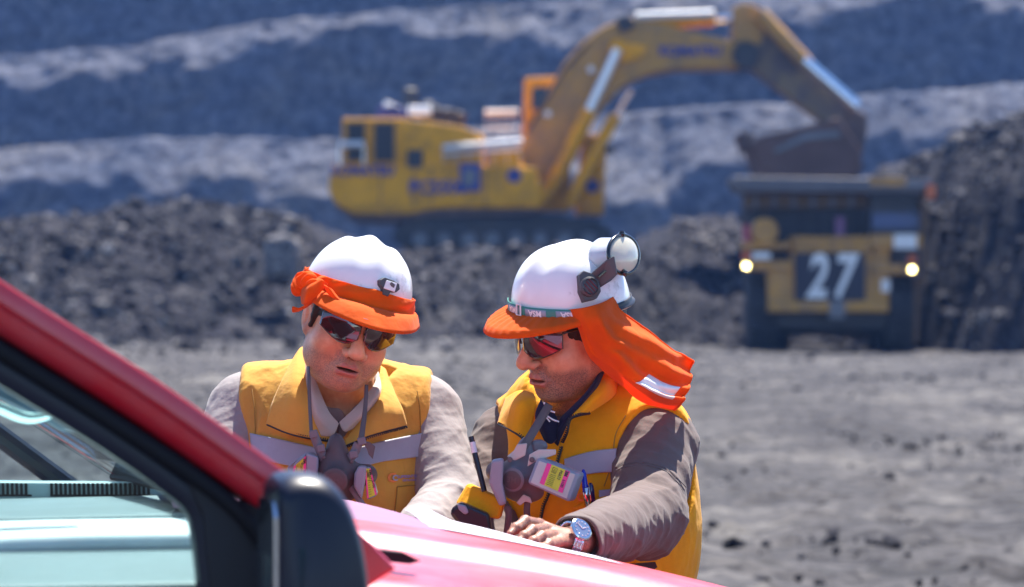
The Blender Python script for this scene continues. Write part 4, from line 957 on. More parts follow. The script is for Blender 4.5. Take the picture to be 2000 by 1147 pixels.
def hair_part(H, parent, zlo=-.035):
    def f(P):
        q = H.l(P); s = np.stack([np.abs(q[:, 0]), q[:, 1], q[:, 2]], 1)
        d = ell(q, (0, -.012, .032), (.0825, .105, .097)); d = smin(d, cap(s, (.0750, .026, .040), (.0745, .016, -.028), .0085, .0055), .008); d = smin(d, ell(q, (0, -.035, -.02), (.066, .070, .07)), .02)
        cut = q[:, 1] - .052 + .35 * np.maximum(0, -q[:, 2]) * 2; d = smax(d, cut, .006); d = smax(d, zlo - q[:, 2] + .5 * np.maximum(0, q[:, 1] - .02), .006)
        d = smax(d, q[:, 2] - .085, .004); d = smax(d, -ell(s, (.080, -.004, -.016), (.016, .022, .034)), .003)
        return d + fbm(q, 190, 2, 5) * .0016
    c = H.C; V, Q = iso(f, steps((c[0] - .12, c[0] + .12, .0032)), steps((c[1] - .13, c[1] + .13, .0032)), steps((c[2] - .10, c[2] + .13, .0032)), 1)
    return mk('hair', V, Q, M_hair, parent, recalc=False)
def bodypart(name, f, X, Y, Z, m, parent, fn=None, proj=1, attr=None):
    V, Q = iso(f, X, Y, Z, proj)
    if fn: V = disp(V, Q, fn)
    return mk(name, V, Q, m, parent, recalc=False, attr=attr(V) if attr else None)
def pp(name, pts, Y, depth, m, parent, bev=.002, sub=None):
    """a small thick plate: photo pixels (px, py[, dY]) at distance Y"""
    b = MB(); b.prism([joint(p[0], p[1], Y + (p[2] if len(p) > 2 else 0)) for p in pts], (0, depth, 0)); return b.build(name, m, parent, bev=bev)
def laid_text(name, s, px, py, size, ang, m, parent, f, off, bold=0, mirror=False, lift=.0012):
    v, fc = textgeo(s, size, bold); c, sn = math.cos(R(ang)), math.sin(R(ang)); x = v[:, 0] * c - v[:, 1] * sn; y = v[:, 0] * sn + v[:, 1] * c
    return mk(name, hit(f, np.stack([px + x, py - y], 1), off + lift), fc, m, parent, smooth=False, recalc=False)

# ------------------------------------------------------------ the man on the left
H1 = Head((-.306, 6.10, 1.489), 15, 13, 15, 1.0)
p1 = thing('person', 'man in beige shirt and yellow vest, nearest the pickup mirror, chin down', 'person', (-.33, 6.25, 0))
nk1 = H1.w([(0, -.025, -.05)])[0]; sh1l = joint(472, 808, 6.28); sh1r = joint(836, 812, 6.28)
el1l = joint(415, 985, 6.14); el1r = joint(880, 978, 6.14); wr1l = joint(540, 1110, 5.84); wr1r = joint(775, 1105, 5.84); base1 = joint(664, 838, 6.27)
def torso1(P):
    f = ell(P, joint(655, 885, 6.26), (.182, .118, .175)); f = smin(f, ell(P, joint(655, 1010, 6.25), (.172, .138, .20)), .06)
    f = smin(f, cap(P, sh1l + [.03, 0, 0], sh1r - [.03, 0, 0], .058, .058), .05); f = smin(f, cap(P, base1 + [-.05, .02, .03], sh1l + [.02, 0, .02], .050, .042), .05); return smin(f, cap(P, base1 + [.05, .02, .03], sh1r + [-.02, 0, .02], .050, .042), .05)
def arms1(P, r=0.0):
    a = chain(P, [sh1l, el1l, wr1l], [.056 + r, .044 + r, .030 + r], .02); b = chain(P, [sh1r, el1r, wr1r], [.056 + r, .045 + r, .030 + r], .02); return a, b
def legs(P, c, r=0.0):
    f = ell(P, c + [0, 0, .93], (.17 + r, .125 + r, .14 + r))
    for s in (-1, 1): f = smin(f, chain(P, [c + [s * .09, 0, .88], c + [s * .11, -.02, .48], c + [s * .12, .02, .07]], [.088 + r, .062 + r, .045 + r], .03), .04)
    return f
def simple_hand(P, w_, d, seed):
    d = V3(d); d /= np.linalg.norm(d); up = np.array([0, 0, 1.]); sd = np.cross(d, up); sd /= np.linalg.norm(sd); kn = [w_ + d * (.085 - .004 * abs(k - 1)) + sd * (k - 1.5) * .021 + up * -.006 for k in range(4)]
    fg = [[k + d * .034 + up * .008, k + d * .055 - up * .006, k + d * .068 - up * .022] for k in kn]
    return hand_sdf(P, w_, kn, fg, [w_ + d * .03 - sd * .02, w_ + d * .05 - sd * .05, w_ + d * .075 - sd * .058, w_ + d * .095 - sd * .056], .0088, (0, 0, 1))
def body1(P):
    a, b = arms1(P); f = smin(torso1(P) + .012, smin(a, b, .02), .03)
    q = H1.l(P); f = smin(f, cap(P, nk1, base1 + [0, .02, .02], .058, .066), .03); h = face_sdf(q, 1.06) * H1.k; f = smin(f, h, .014)
    f = smin(f, simple_hand(P, wr1l, wr1l - el1l, 1), .008); f = smin(f, simple_hand(P, wr1r, wr1r - el1r, 2), .008)
    return smin(f, legs(P, np.array([-.34, 6.27, 0])), .03)
c = H1.C
bodypart('body', body1, steps((-.70, c[0] - .10, .007), (c[0] - .10, c[0] + .10, .0019), (c[0] + .10, .08, .007)), steps((5.50, 5.82, .006), (5.82, c[1] - .14, .007), (c[1] - .14, c[1] + .02, .0019), (c[1] + .02, 6.46, .007)),
         steps((.02, 1.0, .02), (1.0, 1.35, .006), (1.35, 1.54, .0019), (1.54, 1.66, .005)), M_sk1, p1, attr=lambda V: face_attr(H1.l(V), .85))
hair_part(H1, p1)
def shirt1(P):
    a, b = arms1(P, .012); f = smin(torso1(P) - .004, smin(a, b, .02), .035)
    f = smax(f, -cap(P, wr1l, wr1l + (wr1l - el1l) * .6, .06), .004); f = smax(f, -cap(P, wr1r, wr1r + (wr1r - el1r) * .6, .06), .004)
    f = smax(f, -cap(P, base1 + [0, .01, .00], nk1 + (nk1 - base1), .064, .075), .005)
    v = (P[:, 2] - joint(662, 822, 6.1)[2]); w_ = v * .58; op = smax(np.abs(P[:, 0] - joint(664, 0, 6.1)[0] - .01) - w_, P[:, 1] - 6.24, .002); f = smax(f, -op, .004)
    return smax(f, .98 - P[:, 2], .005)
arm_r = el1r - sh1r; arm_l = el1l - sh1l
def wr_shirt1(V):
    side = ss(.08, .02, np.abs(cap(V, sh1r, el1r, .056))) * (V[:, 0] > -.30)
    a = folds(V, (.3, -.2, -1), .0055, 1.0, 11); b = fbm(V, 14, 3, 31, ridge=True) * .0030; near = ss(1.38, 1.12, V[:, 2]); return a * (.45 + .8 * near) + b
bodypart('shirt', shirt1, steps((-.70, .12, .0042)), steps((5.60, 6.46, .0048)), steps((.96, 1.50, .0042)), M_shirt1, p1, wr_shirt1)
def vest1s(P):
    f = torso1(P) - .020 - .006 * ss(1.30, 1.05, P[:, 2]); xc = joint(655, 0, 6.2)[0]
    hw = .172 + .01 * ss(1.25, 1.35, P[:, 2]) - .012 * np.exp(-((P[:, 2] - 1.22) / .05) ** 2)
    f = smax(f, np.abs(P[:, 0] - xc) - hw, .010); return smax(f, .93 - P[:, 2], .005)
def vest1(P):
    f = vest1s(P); zv = joint(656, 888, 6.1)[2]; v = P[:, 2] - zv; op = smax(np.abs(P[:, 0] - joint(657, 0, 6.1)[0] + .004 - v * .10) - np.maximum(-.01, v * .62), P[:, 1] - 6.235, .002); f = smax(f, -op, .003)
    return smax(f, -cap(P, base1 + [0, .02, .0], nk1 + (nk1 - base1), .074, .085), .006)
def wr_vest1(V): return crease(V, (.25, 0, 1), 15, 5) * .0045 + crease(V, (-.6, 0, 1), 17, 8) * .003 + fbm(V * [1, 1, .5], 16, 3, 61, ridge=True) * .0042 + fbm(V * [1, 1, .35], 7, 2, 71) * .006
bodypart('vest', vest1, steps((-.60, .02, .0042)), steps((6.02, 6.46, .0048)), steps((.91, 1.46, .0042)), M_vest, p1, wr_vest1)
bodypart('trousers', lambda P: smax(legs(P, np.array([-.34, 6.27, 0]), .014), np.maximum(.06 - P[:, 2], P[:, 2] - 1.0), .01), steps((-.62, -.05, .013)), steps((6.05, 6.48, .013)), steps((.03, 1.03, .018)), M_trs, p1)
def boots(c, parent):
    for s in (-1, 1):
        f = lambda P: smin(cap(P, c + [s * .12, .02, .045], c + [s * .13, -.14, .04], .05, .045), cap(P, c + [s * .12, .02, .05], c + [s * .12, .03, .2], .052, .056), .02)
        bodypart('boot', lambda P: smax(f(P), .004 - P[:, 2], .004), steps((c[0] - .3, c[0] + .3, .012)), steps((c[1] - .3, c[1] + .2, .012)), steps((-.02, .3, .012)), M_boot, parent)
boots(np.array([-.34, 6.27, 0]), p1)
# reflective tape
sheet('reflective_stripe', on(vest1s, [[(488, 846), (540, 857), (580, 866), (628, 877)], [(492, 898), (540, 905), (585, 914), (640, 925)]], .0075, 14, 40), M_refl, p1, .0012)
sheet('reflective_stripe', on(vest1s, [[(688, 878), (730, 866), (775, 856), (824, 846)], [(672, 928), (730, 906), (775, 898), (822, 892)]], .0075, 14, 40), M_refl, p1, .0012)
# collar of the vest: two folded wings with zip edges
def wing(name, cols, m, parent, t=.003, nu=26, nv=26):
    """cols: rows of (px, py, Y)"""
    G = loft([[joint(*p) for p in r] for r in cols], nu, nv); G = G + (fbm(G.reshape(-1, 3), 30, 2, 77)[:, None] * [0, .002, .001]).reshape(G.shape); return sheet(name, G, m, parent, t), G
cw1, G = wing('collar', [[(600, 678, 6.25), (588, 680, 6.22), (577, 694, 6.20)], [(606, 722, 6.16), (580, 728, 6.13), (552, 742, 6.14)], [(614, 780, 6.10), (575, 782, 6.085), (532, 788, 6.12)], [(646, 862, 6.085), (580, 852, 6.075), (520, 829, 6.115)]], M_vest, p1)
zipper('zip', [tuple(p) for p in G[-1]], cw1)
cw2, G = wing('collar', [[(744, 716, 6.23), (752, 722, 6.22), (756, 732, 6.22)], [(735, 762, 6.15), (752, 764, 6.13), (772, 770, 6.15)], [(706, 815, 6.10), (745, 805, 6.085), (786, 800, 6.12)], [(660, 878, 6.085), (728, 850, 6.075), (795, 832, 6.115)]], M_vest, p1)
zipper('zip', [tuple(p) for p in G[-1]], cw2)
z3 = spline(hit(vest1s, [(650, 868), (655, 885), (656, 905), (654, 960), (652, 990)], .006), 30); zipper('zip', [tuple(p) for p in z3], p1)
# shirt collar and placket
M_shirtc = fabric('beige_shirt_collar', (.47, .40, .345), wr=.3)
wing('shirt_collar', [[(604, 684, 6.22), (598, 690, 6.2), (592, 700, 6.2)], [(612, 730, 6.13), (602, 740, 6.115), (594, 750, 6.13)], [(640, 800, 6.08), (622, 810, 6.07), (606, 800, 6.09)], [(662, 828, 6.075), (650, 850, 6.07), (628, 852, 6.08)]], M_shirtc, p1, .002)
wing('shirt_collar', [[(738, 726, 6.22), (742, 734, 6.2), (746, 740, 6.2)], [(728, 756, 6.13), (738, 766, 6.11), (744, 772, 6.13)], [(690, 800, 6.08), (704, 812, 6.07), (716, 806, 6.09)], [(662, 826, 6.075), (672, 842, 6.07), (688, 838, 6.08)]], M_shirtc, p1, .002)
m = MB(); m.tube(hit(lambda P: shirt1(P), [(662, 824), (660, 845), (659, 870), (658, 890)], .002), .0022, 6); m.build('placket_seam', M_strap, p1)
# logo, pocket and seams
def seam(pts, f, off, parent, m_=None, r=.0011):
    b = MB(); b.tube(hit(f, spline([(x, y, 0) for x, y in pts], 24)[:, :2], off), r, 5); return b.build('seam', m_ or M_vest, parent)
M_stitch = mat('stitching', (.35, .19, .03), .8)
for pts in ([(492, 760), (497, 800), (499, 860)], [(815, 764), (820, 800), (822, 850)], [(820, 900), (815, 950), (806, 990)], [(776, 952), (774, 975), (771, 1000)], [(776, 951), (795, 949), (812, 948)]): seam(pts, vest1s, .0055, p1, M_stitch)
laid_text('logo', 'C', 766, 934, 24, 0, M_pinkp, p1, vest1s, .007, .9); laid_text('logo', 'C', 772, 934, 15, 0, M_refl, p1, vest1s, .0072, .6)
laid_text('lettering', 'SUPERINTEN', 797, 931, 7.4, 3, M_purp, p1, vest1s, .007, .2); laid_text('lettering', 'GEOLOGIA', 800, 938, 5.5, 3, M_purp, p1, vest1s, .007, .15)
# hat, orange cloth knotted round it
hh1, hs1 = hard_hat(H1, 'white hard hat wrapped with orange cloth and black lamp clip, on the left man')
gather = lambda a, t: .0022 * math.sin(a * 14 + 2 * math.sin(t * 6)) * max(0, -math.sin(a)) + .0012 * math.sin(a * 5 + t * 9)
def cloth_rows(a, s):
    return None
na = 110; G = np.zeros((26, na, 3))
for j in range(na):
    a = R(-128 + 222 * j / (na - 1)); ca = math.cos(a)
    for i in range(26):
        s = i / 25; t = .36 - .08 * math.cos(a) - s * 1.0; t = (.30 - .10 * abs(math.sin(a * .5)) ) * (1 - s * 1.45) if s < .69 else -(s - .69) / .31 * 1.12
        if t < 0 and s < .69: t = 0.0
        lift = .0055 + .003 * (s > .62) + .0035 * math.sin(s * 3.14) * max(0, ca) + .0020 * math.sin(a * 19 + 3 * math.sin(s * 5)) * max(0, -math.sin(a) - .3) * 1.5 + .0010 * math.sin(a * 7 + s * 12)
        G[i, j] = helmet_pt(a, t, lift)
    for i in range(22, 26): G[i, j, 2] -= .003 * (i - 21)
gq = G.reshape(-1, 3); gn = gq / (np.linalg.norm(gq, axis=1)[:, None]); G = (gq + gn * (.0016 * fbm(gq, 45, 3, 19) + .0022 * crease(gq, (1, .3, .15), 26, 21))[:, None]).reshape(G.shape)
ob = sheet('orange_wrap', H1.w(G.reshape(-1, 3)).reshape(G.shape), M_org, hh1, .0013, 0)
hm_ = MB(); hm_.tube(H1.w(G[16] * 1.004), .0011, 5); hm_.build('hem', M_org, ob)
def knot(P):
    q = H1.l(P); f = ell(q, (-.113, .046, .056), (.013, .023, .016)); f = smin(f, ell(q, (-.120, .028, .042), (.013, .018, .022)), .008); f = smin(f, ell(q, (-.110, .068, .056), (.010, .020, .013)), .008)
    return f + .0035 * np.sin(q[:, 1] * 330 + q[:, 2] * 160 + 2 * np.sin(q[:, 2] * 150)) + fbm(q, 60, 2, 3) * .003
c = H1.w([(-.114, .046, .05)])[0]; bodypart('cloth_knot', knot, steps((c[0] - .07, c[0] + .07, .0025)), steps((c[1] - .07, c[1] + .07, .0025)), steps((c[2] - .07, c[2] + .07, .0025)), M_org, hh1)
K = c[1]
wing('cloth_tail', [[(640, 555, K - .02), (626, 545, K - .03), (606, 548, K - .01)], [(622, 575, K - .035), (604, 562, K - .045), (590, 566, K - .01)], [(604, 592, K - .03), (596, 584, K - .04), (588, 582, K)], [(600, 600, K - .01), (594, 596, K - .02), (590, 594, K)]], M_org, hh1, .002)
wing('cloth_tail', [[(634, 566, K - .02), (625, 580, K - .02), (612, 590, K)], [(606, 590, K - .03), (600, 596, K - .025), (596, 602, K - .01)], [(586, 602, K - .02), (584, 604, K - .02), (583, 608, K)], [(571, 600, K - .02), (570, 605, K - .01), (571, 610, K)]], M_org, hh1, .002)
wing('cloth_tail', [[(632, 556, K - .03), (640, 560, K - .04), (650, 566, K - .04)], [(640, 572, K - .035), (650, 574, K - .045), (660, 580, K - .045)], [(652, 584, K - .045), (660, 584, K - .05), (667, 590, K - .05)]], M_org, hh1, .002)
from mathutils.bvhtree import BVHTree
def shell_bvh(o):
    mw = Vector(ORG[o.name]); me = o.data; return BVHTree.FromPolygons([v.co + mw for v in me.vertices], [tuple(p.vertices) for p in me.polygons])
def ray(bvh, px, py):
    d = at(px, py, 1.0) - Vector((0, 0, CH)); d.normalize(); h = bvh.ray_cast(Vector((0, 0, CH)), d)
    if h[0] is None: return None, None
    n = h[1]; n = -n if n.dot(d) > 0 else n; return h[0], n
def onbvh(bvh, pts, off):
    out = []
    for a, b in pts:
        h, n = ray(bvh, a, b); out.append(h + n * off if h is not None else None)
    ok = [o for o in out if o is not None]; return [o if o is not None else ok[-1] for o in out]
B1 = shell_bvh(hs1)
def stud(name, bvh, pts, off, thick, m_, parent, bev=.0012):
    """plate standing on the shell: outline in photo pixels"""
    P_ = onbvh(bvh, pts, off); n = sum((ray(bvh, a, b)[1] or Vector((0, -1, 0)) for a, b in pts), Vector()).normalized(); b = MB(); b.prism([p + n * thick for p in P_], -n * (thick + .002)); return b.build(name, m_, parent, bev=bev)
cl = stud('lamp_clip', B1, [(737, 548), (746, 543), (763, 549), (774, 556), (775, 566), (768, 572), (757, 571), (753, 580), (742, 576), (743, 565), (737, 557)], .001, .010, M_gog, hh1)
stud('clip_plate', B1, [(749, 549), (768, 555), (763, 571), (744, 564)], .010, .003, M_gwht if False else M_helm, cl)
stud('clip_mark', B1, [(754, 556), (757, 553), (763, 558), (761, 563), (757, 560)], .0135, .0006, M_strap, cl, 0)
sunglasses(H1, 'dark wraparound sunglasses on the left man, whose hat is wrapped in orange')

# ------------------------------------------------------------ the man on the right
H2 = Head((.112, 6.10, 1.474), -56, 14, 8, 1.02)
p2 = thing('person', 'man in brown shirt and yellow vest, orange cloth blowing behind his neck', 'person', (.17, 6.22, 0))
nk2 = H2.w([(0, -.03, -.055)])[0]; base2 = joint(1128, 838, 6.22); sh2n = joint(1278, 868, 6.14); sh2f = joint(986, 868, 6.32)
el2n = joint(1262, 1012, 5.93); wr2n = joint(1122, 1058, 5.47); el2f = joint(938, 985, 6.20); wr2f = joint(985, 1105, 6.02)
Mt2 = Head((0, 0, 0), -30, 0, 0).M
def torso2(P):
    f = ell(P, joint(1150, 905, 6.24), (.178, .122, .19), Mt2); f = smin(f, ell(P, joint(1166, 1040, 6.22), (.172, .145, .22), Mt2), .07)
    f = smin(f, cap(P, sh2f + [.035, 0, 0], sh2n - [.03, 0, 0], .055, .062), .05); f = smin(f, cap(P, base2 + [-.03, .02, .04], sh2f + [.03, 0, .02], .050, .040), .05); return smin(f, cap(P, base2 + [.05, .03, .05], sh2n + [-.01, 0, .02], .058, .05), .05)
def arms2(P, r=0.0): return chain(P, [sh2n, el2n, wr2n], [.064 + r, .050 + r, .0285 + r * .9], .03), chain(P, [sh2f, el2f, wr2f], [.054 + r, .043 + r, .03 + r], .02)
HK = [joint(1052, 1024, 5.46), joint(1064, 1033, 5.435), joint(1076, 1045, 5.41), joint(1087, 1060, 5.39)]
HF = [[joint(1026, 1018, 5.40) , joint(1008, 1032, 5.375), joint(996, 1044, 5.36)], [joint(1040, 1036, 5.37), joint(1024, 1048, 5.345), joint(1012, 1060, 5.33)], [joint(1058, 1048, 5.35), joint(1042, 1058, 5.325), joint(1027, 1069, 5.31)], [joint(1072, 1064, 5.345), joint(1060, 1072, 5.325), joint(1048, 1080, 5.31)]]
HT = [joint(1086, 1046, 5.50), joint(1058, 1040, 5.53), joint(1036, 1046, 5.52), joint(1020, 1052, 5.50)]
def hand2(P): return hand_sdf(P, joint(1108, 1056, 5.445), HK, HF, HT, .0086, (-.2, -.5, .85))
def body2(P):
    a, b = arms2(P); f = smin(torso2(P) + .012, smin(a, b, .02), .03); q = H2.l(P); f = smin(f, cap(P, nk2, base2 + [0, .02, .02], .060, .068), .03); f = smin(f, face_sdf(q, 1.0) * H2.k, .014)
    f = smin(f, hand2(P), .010); f = smin(f, simple_hand(P, wr2f, wr2f - el2f, 3), .008); return smin(f, legs(P, np.array([.18, 6.24, 0])), .03)
c = H2.C
bodypart('body', body2, steps((-.22, -.05, .005), (-.05, c[0] + .10, .0019), (c[0] + .10, .40, .007)), steps((5.26, 5.56, .0024), (5.56, c[1] - .10, .007), (c[1] - .10, c[1] + .06, .0020), (c[1] + .06, 6.46, .007)),
         steps((.02, 1.0, .02), (1.0, 1.08, .006), (1.08, 1.17, .0022), (1.17, 1.33, .006), (1.33, 1.53, .0019), (1.53, 1.65, .005)), M_sk2, p2, attr=lambda V: face_attr(H2.l(V), .95))
hair_part(H2, p2)
def shirt2(P):
    a, b = arms2(P, .014); f = smin(torso2(P) - .004, smin(a, b, .02), .035); u = wr2n - el2n; u /= np.linalg.norm(u)
    f = smax(f, (P - (wr2n - u * .035)) @ u - 0.0 + np.where(cap(P, wr2n, el2n, .09) > 0, -1, 0), .002); v = wr2f - el2f; v /= np.linalg.norm(v); f = smax(f, np.where(cap(P, wr2f, el2f, .08) > 0, -1, (P - wr2f) @ v), .002)
    f = smax(f, -cap(P, base2 + [-.01, .01, .00], nk2 + (nk2 - base2), .066, .08), .005); return smax(f, .98 - P[:, 2], .005)
def wr_shirt2(V):
    a = folds(V, sh2n - el2n + np.array([.06, 0, 0]), .0085, .8, 17); lo = ss(.16, .05, np.abs(cap(V, el2n, wr2n, .05))) ; b = folds(V, (wr2n - el2n) + np.array([0, 0, .3]), .0085, 1.1, 23); k = ss(1.20, 1.10, V[:, 2]); return a * (1 - k) + b * k + fbm(V, 11, 3, 31, ridge=True) * .0045
bodypart('shirt', shirt2, steps((-.24, .44, .0042)), steps((5.40, 6.48, .0046)), steps((.96, 1.46, .0042)), M_shirt2, p2, wr_shirt2)
def vest2s(P):
    f = torso2(P) - .020 - .012 * ss(1.25, 1.0, P[:, 2]); f = smax(f, .88 - P[:, 2], .005); return f
ahn = sh2n + np.array([-.008, -.02, -.04]); ahf = sh2f + np.array([-.02, 0, -.03])
def vest2(P):
    f = vest2s(P); f = smax(f, -ell(P, ahn + [.01, -.06, -.01], (.082, .16, .125)), .008); f = smax(f, -ell(P, ahf, (.048, .2, .11)), .008); zv = joint(1108, 872, 6.1)[2]
    v = P[:, 2] - zv; op = smax(np.abs(P[:, 0] - joint(1098, 0, 6.1)[0] + v * .08) - np.maximum(-.01, v * .44), P[:, 1] - 6.22, .002); f = smax(f, -op, .003); return smax(f, -cap(P, base2 + [0, .02, .0], nk2 + (nk2 - base2), .076, .09), .006)
def wr_vest2(V): return crease(V, (.35, 0, 1), 14, 15) * .0055 + crease(V, (-.5, 0, 1), 17, 18) * .003 + fbm(V * [1, 1, .4], 13, 3, 65, ridge=True) * .0045 + fbm(V * [1, 1, .3], 6, 2, 75) * .006
bodypart('vest', vest2, steps((-.12, .44, .0042)), steps((5.98, 6.48, .0048)), steps((.86, 1.44, .0042)), M_vest2, p2, wr_vest2)
bodypart('trousers', lambda P: smax(legs(P, np.array([.18, 6.24, 0]), .014), np.maximum(.06 - P[:, 2], P[:, 2] - 1.0), .01), steps((-.12, .46, .013)), steps((6.02, 6.48, .013)), steps((.03, 1.03, .018)), M_trs, p2)
boots(np.array([.18, 6.24, 0]), p2)
sheet('reflective_stripe', on(vest2s, [[(1102, 897), (1130, 888), (1165, 880), (1204, 876)], [(1104, 938), (1130, 930), (1165, 924), (1202, 922)]], .008, 14, 34), M_refl, p2, .0012)
sheet('reflective_stripe', on(vest2s, [[(1170, 958), (1190, 956), (1205, 955)], [(1170, 975), (1190, 972), (1205, 970)]], .008, 8, 14), M_refl, p2, .0012)
cw3, G = wing('collar', [[(1042, 770, 6.10), (1015, 764, 6.12), (988, 778, 6.20)], [(1046, 790, 6.06), (1010, 790, 6.06), (978, 806, 6.14)], [(1032, 866, 6.03), (1005, 845, 6.04), (972, 828, 6.10)]], M_vest2, p2); zipper('zip', [tuple(p) for p in G[-1]], cw3)
cw4, G = wing('collar', [[(1172, 730, 6.10), (1195, 728, 6.12), (1216, 748, 6.16)], [(1158, 762, 6.05), (1180, 764, 6.05), (1196, 776, 6.09)], [(1118, 812, 6.02), (1135, 806, 6.015), (1152, 806, 6.03)]], M_vest2, p2)
zipper('zip', [joint(1152, 808, 6.028), joint(1130, 812, 6.01), joint(1114, 820, 6.01), joint(1108, 845, 6.01), joint(1099, 866, 6.02)], cw4)
zipper('zip', [tuple(p) for p in hit(vest2s, [(1098, 872), (1074, 960), (1062, 990), (1056, 1022)], .006)], p2)
# navy inner shirt with printed cloth at the throat
wing('inner_collar', [[(1056, 780, 6.04), (1064, 790, 6.03), (1074, 792, 6.03)], [(1046, 816, 6.02), (1062, 822, 6.01), (1092, 828, 6.03)], [(1064, 862, 6.03), (1078, 866, 6.03), (1096, 850, 6.04)]], M_navy, p2)
wing('inner_collar', [[(1182, 722, 6.09), (1172, 728, 6.07), (1166, 738, 6.06)], [(1162, 762, 6.05), (1150, 768, 6.03), (1140, 772, 6.03)], [(1106, 832, 6.03), (1098, 828, 6.02), (1092, 822, 6.03)], [(1090, 872, 6.04), (1084, 866, 6.04), (1080, 858, 6.04)]], M_navy, p2)
for pts in ([(1062, 786), (1070, 800), (1084, 806)], [(1068, 812), (1080, 820), (1092, 824)], [(1074, 800), (1066, 812), (1074, 824)], [(1060, 800), (1056, 812), (1064, 820)]):
    m = MB(); m.tube(spline([joint(a, b, 6.008) for a, b in pts], 10), .0016, 5); m.build('print_line', M_penw, p2)
# hat of the right man
hh2, hs2 = hard_hat(H2, 'white hard hat with printed green elastic strap and goggles at its back')
B2 = shell_bvh(hs2)
G = patch(H2, -180, 180, -1.0, -1.05, 120, 3, .0015)
rimw = np.array([[helmet_pt(R(a), t, .0022) for a in np.linspace(38, 322, 90)] for t in (.085, .04, 0.0, -1.0)]); sheet('rim_trim', H2.w(rimw.reshape(-1, 3)).reshape(rimw.shape), M_zip, hh2, .002)
# orange gathered cloth over the peak
na = 150; G = np.zeros((18, na, 3))
for j in range(na):
    a = R(-75 + 150 * j / (na - 1))
    for i in range(18):
        s = i / 17; t = .03 - s * .06 if s < .2 else -(s - .2) / .8 * 1.15; G[i, j] = helmet_pt(a, max(t, -1.15), .0050 + .0016 * math.sin(a * 46 + 2.2 * math.sin(s * 3)) * math.sin(s * 3.1))
    for i in (16, 17): G[i, j, 2] -= .004 * (i - 15)
sheet('peak_cloth', H2.w(G.reshape(-1, 3)).reshape(G.shape), M_org, hh2, .0014)
# printed elastic: from the peak round the wearer's left side
ea, eb = 2, 78; G = np.array([[helmet_pt(R(a), t, .0062) for a in np.linspace(-40, eb, 70)] for t in (.175, .12, .06, .0)])
for k in range(4): G[k, :, 2] -= np.linspace(0, 1, 70) ** 3 * .012
el_ = sheet('elastic_strap', H2.w(G.reshape(-1, 3)).reshape(G.shape), M_green, hh2, .0012)
def strap_text(s, a0, size):
    v, f = textgeo(s, size, size * .03); v = -v; out = []
    for x, y, _ in v:
        a = a0 + x / .128; q = np.array(helmet_pt(a, .088 + y / .12, .0078)); q[2] -= max(0, (math.degrees(a) + 40) / 118) ** 3 * .012; out.append(q)
    return H2.w(np.array(out)), f
for a0 in (R(22), R(54), R(-10)):
    G = np.array([[helmet_pt(a, t, .0070) for a in np.linspace(a0 - .20, a0 + .20, 12)] for t in (.150, .088, .026)])
    for j, a in enumerate(np.linspace(a0 - .20, a0 + .20, 12)): G[:, j, 2] -= max(0, (math.degrees(a) + 40) / 118) ** 3 * .012
    sheet('print_block', H2.w(G.reshape(-1, 3)).reshape(G.shape), M_gwht, el_, .0003)
    V, f = strap_text('MSA', a0, .0165); mk('print', V, f, M_penw, el_, smooth=False, recalc=True)
bk = np.array([helmet_pt(R(3) + a, t, .009) for a, t in ((-.05, .19), (.05, .19), (.05, -.02), (-.05, -.02))]); m = MB(); m.tube(H2.w(np.vstack([bk, bk[:1]])), .0018, 6); m.build('buckle', M_penw, hh2)
# goggles parked on the back of the hat
gg = thing('goggles', 'safety goggles parked upside down on the back of the right hard hat', 'goggles', joint(1190, 510, 6.15))
GY = 6.02
side = stud('side_clip', B2, [(1126, 540), (1134, 532), (1152, 538), (1164, 552), (1168, 572), (1160, 586), (1136, 592), (1128, 572)], .001, .014, M_gog, gg)
h_, n_ = ray(B2, 1146, 563); 
if h_ is not None:
    m = MB(); m.lathe(h_ + n_ * .010, n_, [(0, .019), (.008, .019), (.010, .016), (.011, .004)], 28); dial = m.build('dial', M_gog, side, smooth=True, sharp=30); m = MB(); t1 = n_.orthogonal().normalized(); t2 = n_.cross(t1)
    for k in range(3): m.tube([h_ + n_ * .0215 + t1 * (k - 1) * .007 - t2 * .012, h_ + n_ * .0215 + t1 * (k - 1) * .007 + t2 * .012], .0012, 5)
    m.tube([h_ + n_ * .021 + (t1 * math.cos(a) + t2 * math.sin(a)) * .015 for a in np.linspace(0, 6.3, 25)], .0011, 5); m.build('dial_rib', M_frame, dial)
pp('side_arm', [(1148, 540), (1184, 508), (1200, 500), (1206, 536), (1194, 548), (1166, 566, .01)], 5.985, .012, M_gog, gg, .002)
pp('arm_slot', [(1168, 540), (1182, 528), (1184, 531), (1170, 543)], 5.9835, .004, M_frame, gg, .0004)
